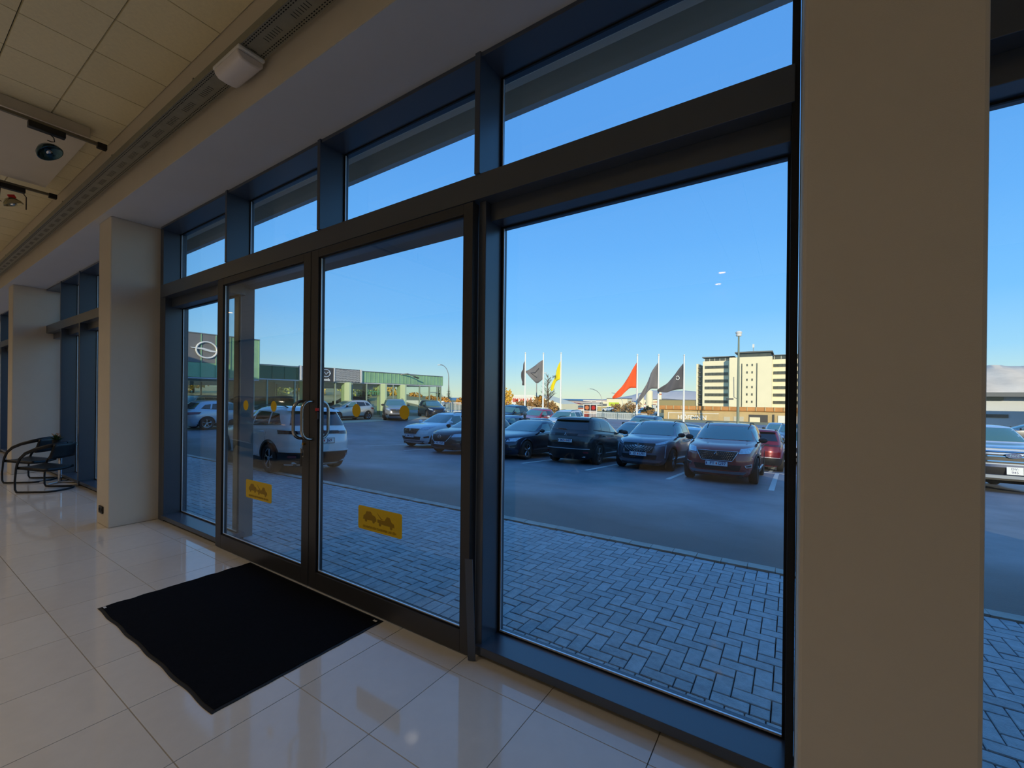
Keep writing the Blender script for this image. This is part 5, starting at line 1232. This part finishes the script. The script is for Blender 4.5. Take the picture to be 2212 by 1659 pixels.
for k in range(7):
    z = 15.1 - k * 2.95
    for x0, x1 in ((-31.4, -22.6), (-6.2, 13)):
        wn = K('window', M_bwin, (x0, 199.85, z), (x1, 200.02, z + 1.1))
        n = int((x1 - x0) / 1.45)
        for j in range(n + 1): MB().box(x0 + (x1 - x0) * j / n - .05, 199.75, z, x0 + (x1 - x0) * j / n + .05, 199.86, z + 1.1).build('glazing_bar', M_dgrey, wn, True)
        MB().box(x0 - .05, 199.72, z - .12, x1 + .05, 199.9, z).build('window_sill', M_grey, wn, True)
    for x0 in (-15.4, -13.6): K('window', M_bwin, (x0, 195.4, z + .2), (x0 + .5, 195.52, z + 1.1))
for x0 in (-17.2, -11.9): K('window_strip', M_bwin, (x0, 195.38, -6), (x0 + .35, 195.52, 16.4))

# ------------------------------------------------------------------ far land, town, sea, mountains
fg = MB().grid([[(x, y, z) for x in (-4500, -1500, -400, -140, -60, 60, 140, 700, 2500)] for y, z in ((200, -14.01), (260, -14.2), (700, -16), (2200, -19), (2400, -22))]).build('far_ground', M_land, smooth=True); tag(fg, 'sunlit ground stretching from the car park to the sea', kind='structure')
sl_ = MB().grid([[(x, y, gz(-10, y) - .03) for y in (5.2, 30, 60, 78, 120, 200)] for x in (-700, -141)]).add([], []); 
for X0, X1 in ((-900, -58), (45, 700)):
    o = MB().grid([[(x, y, gz(-10, y) - .06) for y in (5.2, 12, 19, 30, 60, 78, 120, 200)] for x in (X0, X1)]).build('side_ground', M_land); tag(o, 'rough ground beside the car park', kind='structure')
sea = MB().grid([[(x, y, -26) for x in (-20000, 0, 9000)] for y in (2300, 15000)]).build('sea', M_sea); tag(sea, kind='structure', label='strip of sea on the horizon')
mt = MB(); rm = random.Random(9)
def ridge(pts, y0, dep, base, m, name, label, kind='structure', det=1):
    P = []
    for (x0, z0), (x1, z1) in zip(pts[:-1], pts[1:]):
        for k in range(6):
            f = k / 6; x = x0 + (x1 - x0) * f; z = z0 + (z1 - z0) * f
            z = base + (z - base) * (1 + .025 * det * math.sin(x * .021 + 1) + .02 * det * math.sin(x * .057))
            P.append([(x, y0 - dep * (1 - j / 6), base + (z - base) * (j / 6) ** .75 * (1 + .05 * det * math.sin(x * .03 + j * 2.1) * (1 - j / 6))) for j in range(7)] + [(x, y0 + dep, base)])
    o = MB().grid(P).build(name, m, smooth=True); tag(o, label, kind=kind); return o
ridge([(-2450, -20), (-2130, 8), (-1900, 55), (-1735, 95), (-1610, 128), (-1450, 118), (-1300, 122), (-1070, 108), (-800, 100), (-500, 80), (0, 40)], 6000, 500, -26, M_mount, 'mountain', 'low blue-grey mountain on the horizon behind the silos')
ridge([(300, 60), (560, 150), (760, 182), (840, 186), (900, 168), (1000, 178), (1300, 190), (1800, 120), (2400, 20)], 3000, 500, -22, M_snow, 'mountain', 'snow dusted mountain beyond the right-hand houses')
def house(x, y, w_, h, d, z, m, roof_m, label, group, gable=True, name='house', nwin=3):
    t = empty(name, (x, y, z), label=label, cat='building', group=group)
    MB().box(-w_ / 2, -d / 2, -3, w_ / 2, d / 2, h).build('walls', m, t)
    if gable:
        rh = min(w_ * .16, 2.6); MB().prism([(-w_ / 2 - .4, h), (0, h + rh), (w_ / 2 + .4, h)], d + .8, lambda u, v, q: (u, q - d / 2 - .4, v)).build('roof', roof_m, t)
    else: MB().box(-w_ / 2 - .2, -d / 2 - .2, h, w_ / 2 + .2, d / 2 + .2, h + .5).build('roof', roof_m, t)
    for k in range(nwin):
        xx = -w_ / 2 + w_ * (k + .5) / nwin; MB().box(xx - w_ * .08, -d / 2 - .12, h * .35, xx + w_ * .08, -d / 2 + .02, h * .62).build('window', M_bwin, t)
    return t
bv = empty('warehouse', (-190, 302, -14), label='white warehouse with red lettering behind the yellow birch', cat='building')
MB().box(-205, 300, -14, -176, 330, 2.2).build('walls', M_render2, bv, True)
MB().prism([(-176, -14), (-176, 3.9), (-150, -3), (-150, -14)], 30, lambda u, v, q: (u, 300 + q, v)).build('gable_wing', M_render, bv, True)
MB().box(-206, 299.6, 2.2, -175.6, 330, 3.9).build('fascia', M_render2, bv, True)
text('lettering', 'BM VALLÁ', 4.2, (-186, 299.4, -.6), (0, -1, 0), mat('red_lettering', (206, 70, 44), .6), bv, .1, bold=.12)
MB().tube([(-199.5 + 2.1 * math.cos(a * PI / 8), 299.4, -.6 + 2.1 * math.sin(a * PI / 8)) for a in range(16)], .4, 5, True).build('emblem', mat('red_lettering', (206, 70, 44), .6), bv, True)
rt = random.Random(33)
hp = [(-260, 420, 26, 7, M_render, M_roofr), (-232, 520, 40, 8, M_render2, M_roofg), (-215, 640, 60, 9, M_render2, M_roofg), (-200, 430, 20, 6, M_render, M_roofg), (-300, 700, 70, 9, M_render, M_roofg), (-270, 860, 80, 9, M_render2, M_roofr), (-176, 400, 22, 6, M_orange, M_roofr), (-186, 560, 34, 8, M_render, M_roofr), (-160, 620, 46, 8, M_render2, M_roofg), (-150, 475, 30, 5, M_render, M_roofg), (-128, 360, 22, 6, M_render2, M_roofr), (-112, 380, 20, 6, M_render2, M_roofr), (-330, 980, 90, 10, M_render2, M_roofg), (-400, 1100, 110, 10, M_render, M_roofg), (-250, 1150, 90, 11, M_render2, M_roofr), (-180, 900, 70, 10, M_render, M_roofg), (-120, 520, 40, 7, M_render, M_roofg), (-95, 600, 40, 9, M_render2, M_roofr), (-60, 640, 46, 12, M_render, M_roofr), (-500, 1300, 120, 10, M_render2, M_roofg), (-340, 1500, 140, 12, M_render2, M_roofg), (-100, 1000, 90, 16, M_render, M_roofg), (-620, 1600, 150, 11, M_render, M_roofg), (-440, 1800, 160, 12, M_render2, M_roofr), (-150, 1500, 120, 14, M_render2, M_roofg), (-78, 430, 34, 7.5, M_render2, M_roofr)]
for k, (x, y, w_, h, m1, m2) in enumerate(hp):
    house(x - y * .14, y, w_, h, w_ * .6, -14 - (y - 200) * .0022, m1, m2, 'distant town %s with %s' % ('house in cream' if m1 is M_render else 'house in white' if m1 is M_render2 else 'house in rust', 'a red gable roof' if (m2 is M_roofr and k % 3 != 2) else 'a flat red roof' if m2 is M_roofr else 'a grey gable roof' if k % 3 != 2 else 'a flat grey roof'), 'distant town buildings', gable=(k % 3 != 2))
house(-82, 250, 15, 15.5, 10, -14, M_render, M_roofg, 'pale industrial block with a lime green sign left of the silos', None, False, 'industrial_block')
bpy.data.objects['industrial_block'].location = (-104, 300, -14)
MB().box(-6, -5.2, 10.5, 1.5, -4.9, 13).build('sign', mat('lime_sign', (200, 220, 60), .6), bpy.data.objects['industrial_block'])
for k, (x, w_, zt, lb) in enumerate([(-103, 4.2, 5.5, 'leftmost pale silo behind the orange flagpole'), (-96.5, 5.4, 8.9, 'tallest pale silo right of the orange flagpole'), (-88.5, 3.4, 8.0, 'slim silo with a red ring')]):
    s = empty('silo', (x, 350, -14), label=lb, cat='silo')
    MB().lathe([(w_ / 2 * 1.0, 0), (w_ / 2, zt + 13), (w_ * .3, zt + 14), (0, zt + 14)], 20).build('shell', M_render, s, smooth=True, angle=40)
    if k == 2: MB().lathe([(w_ / 2 + .05, 19.2), (w_ / 2 + .1, 19.2), (w_ / 2 + .1, 20), (w_ / 2 + .05, 20)], 20).build('ring', M_roofr, s)
house(-72, 340, 26, 15, 14, -14, mat('olive_grey_block', (160, 146, 104), .85), M_roofg, 'olive grey block between the silos and the orange roofs', None, False, 'olive_block')
house(-40, 330, 30, 11, 16, -14, M_render2, M_roofr, 'white house with an orange-red roof left of the office block', None, True, 'white_house')
# lower road with small parked cars
for k, (x, y, hd, c_) in enumerate([(-43.6, 117, 170, WHITE), (-47.5, 113, 160, DGREY), (-39.6, 121, 165, SILV), (-34.0, 116, 100, WHITE), (-22.2, 80, 60, WHITE), (-24.2, 87, 55, GREY)]):
    car('hatch', 'wing', x, y, hd, c_, ['small white car far below, left of the scrub', 'small dark car far below at the scrub', 'small silver car far below at the scrub', 'small white car far below, right of the scrub', 'white car on the lower road between two flagpoles', 'grey car on the lower road between two flagpoles'][k], far=True)
rw = box('retaining_wall', mat('tan_block_wall', (186, 164, 116), .9, var=.15, scale=1), (-53, 128, -6), (-44, 129, -.95)); tag(rw, 'tan block wall along the lower road', 'wall')
# houses right of the pillar
hr = empty('grey_house', (26, 70, 0), label='grey and white flat roofed house right of the wide pillar', cat='building')
MB().box(14, 66, -3, 24, 80, 2.3).build('walls', mat('pale_grey_render', (206, 210, 214), .85), hr, True); MB().box(24.5, 58, -3, 34, 74, 2.6).build('wing', M_render2, hr, True)
MB().box(13, 64.5, 2.3, 26, 81, 2.75).build('roof', M_roofg, hr, True); MB().box(19, 57, 1.6, 30, 62, 1.95).build('carport_roof', M_roofg, hr, True); MB().box(19.3, 57.2, -1.2, 19.7, 57.6, 1.6).build('carport_post', M_render2, hr, True)
MB().box(15, 65.9, .1, 19.0, 66.02, .45).build('window', M_bwin, hr, True); MB().box(20.2, 65.9, 1.0, 21.6, 66.02, 2.0).build('window', mat('brown_window', (120, 70, 56), .4), hr, True); MB().box(15.2, 65.8, 1.9, 18.6, 65.98, 2.28).build('clerestory', M_bwin, hr, True)
for k, (x, y, hd, c_, lb) in enumerate([(16.0, 52, 180, SILV, 'silver car before the grey house'), (16.8, 46, 175, BLACK, 'dark car before the grey house, nearer than the silver one')]): car('hatch', 'wing', x, y, hd, c_, lb, far=True)

# ------------------------------------------------------------------ person between the cars
pr_ = empty('person', (-10.72, 17.5, gz(-10.72, 17.5)), math.radians(-60), 'bald man in a dark navy jacket standing between parked cars, head bowed', 'person')
def skin(name, V, E, Rr, m, root=0, sub=1):
    me = bpy.data.meshes.new(name); me.from_pydata(V, E, []); me.materials.append(m); o = link(name, me, pr_)
    sm = o.modifiers.new('skin', 'SKIN'); sm.use_smooth_shade = True
    for k, r_ in enumerate(Rr): me.skin_vertices[0].data[k].radius = (r_, r_)
    me.skin_vertices[0].data[root].use_root = True
    ss = o.modifiers.new('sub', 'SUBSURF'); ss.levels = sub; ss.render_levels = sub
    return o
V = [(0, 0, .95), (0, 0, 1.15), (.02, 0, 1.38), (.04, 0, 1.50), (.09, 0, 1.60), (.12, 0, 1.70),
     (0, .10, .88), (.02, .11, .48), (0, .11, .07), (.12, .12, .03), (0, -.10, .88), (-.04, -.11, .48), (-.06, -.11, .07), (.06, -.12, .03),
     (.02, .19, 1.42), (.06, .25, 1.14), (.26, .20, 1.00), (.34, .18, .98), (.02, -.19, 1.42), (.08, -.25, 1.14), (.28, -.18, 1.02), (.36, -.15, 1.0)]
E_ = [(0, 1), (1, 2), (2, 3), (3, 4), (4, 5), (0, 6), (6, 7), (7, 8), (8, 9), (0, 10), (10, 11), (11, 12), (12, 13), (2, 14), (14, 15), (15, 16), (16, 17), (2, 18), (18, 19), (19, 20), (20, 21)]
Rr = [.15, .15, .165, .07, .07, .09, .10, .07, .05, .045, .10, .07, .05, .045, .08, .055, .04, .035, .08, .055, .04, .035]
body = skin('body', V, E_, Rr, M_skin, 0, 2)
jk = MB()
for (z, rx, ry) in (): pass
jacket = skin('jacket', [(0, 0, .82), (0, 0, 1.15), (.02, 0, 1.38), (.035, 0, 1.47), (.02, .19, 1.42), (.06, .25, 1.14), (.24, .205, 1.01), (.02, -.19, 1.42), (.08, -.25, 1.14), (.26, -.185, 1.03)], [(0, 1), (1, 2), (2, 3), (2, 4), (4, 5), (5, 6), (2, 7), (7, 8), (8, 9)], [.19, .18, .20, .10, .105, .08, .06, .105, .08, .06], M_navy, 1, 2)
skin('trousers', [(0, 0, .95), (0, .10, .86), (.02, .11, .48), (0, .11, .09), (0, -.10, .86), (-.04, -.11, .48), (-.06, -.11, .09)], [(0, 1), (1, 2), (2, 3), (0, 4), (4, 5), (5, 6)], [.165, .12, .09, .075, .12, .09, .075], mat('dark_trousers', (30, 30, 34), .9), 0, 2)
hd_ = MB()
P = []
for i in range(13):
    a = -PI / 2 + PI * i / 12; row = []
    for k in range(16):
        b = 2 * PI * k / 16; cx_, cy_ = math.cos(b), math.sin(b); rz = .125 * math.sin(a); rr_ = math.cos(a)
        fx = .098 * (1 + .06 * (cx_ > 0) * math.sin(a)); row.append((.13 + 1.15 * fx * rr_ * cx_ + (.012 if (cx_ > .9 and abs(a) < .3) else 0), .092 * rr_ * cy_ * (1 - .12 * max(0, -math.sin(a))), 1.70 + rz))
    P.append(row + [row[0]])
MB().grid(P).build('head', M_skin, pr_, smooth=True)
for s in (-1, 1):
    MB().lathe([(0, -.006), (.018, 0), (.024, .006), (0, .010)], 10, (.12, s * .092, 1.69), 'y').build('ear', M_skin, pr_, smooth=True)
    MB().lathe([(0, -.008), (.010, 0), (0, .008)], 8, (.218, s * .032, 1.70), 'x').build('eye', M_white, pr_, smooth=True)
MB().tube([(.224, 0, 1.705), (.243, 0, 1.68), (.222, 0, 1.665)], .012, 6, rr=[.008, .014, .010]).build('nose', M_skin, pr_, smooth=True)
MB().tube([(.208, -.022, 1.635), (.218, 0, 1.634), (.208, .022, 1.635)], .005, 5).build('mouth', mat('lips', (120, 70, 62), .6), pr_)
MB().grid([[(.128 + .114 * math.cos(b) * 1.0 * math.cos(a), .095 * math.sin(b) * math.cos(a), 1.70 + .127 * math.sin(a)) for a in [-.35 + .1 * j for j in range(7)]] for b in [PI * .45 + PI * 1.1 * k / 14 for k in range(15)]]).build('hair', mat('grey_hair', (96, 88, 82), .9), pr_, smooth=True)
for s, wx in ((1, (.34, .18, .98)), (-1, (.36, -.15, 1.0))):
    for k in range(4):
        L = [.07, .08, .076, .06][k]; y = wx[1] + (k - 1.5) * .018
        skin('finger', [(wx[0] + .02, y, wx[2]), (wx[0] + .06, y, wx[2] - .01), (wx[0] + .06 + L * .4, y, wx[2] - .03), (wx[0] + .06 + L * .6, y, wx[2] - .055)], [(0, 1), (1, 2), (2, 3)], [.012, .010, .009, .008], M_skin, 0, 1)
    skin('thumb', [(wx[0] + .01, wx[1] - s * .03, wx[2]), (wx[0] + .04, wx[1] - s * .052, wx[2] - .01), (wx[0] + .075, wx[1] - s * .056, wx[2] - .02)], [(0, 1), (1, 2)], [.013, .011, .009], M_skin, 0, 1)
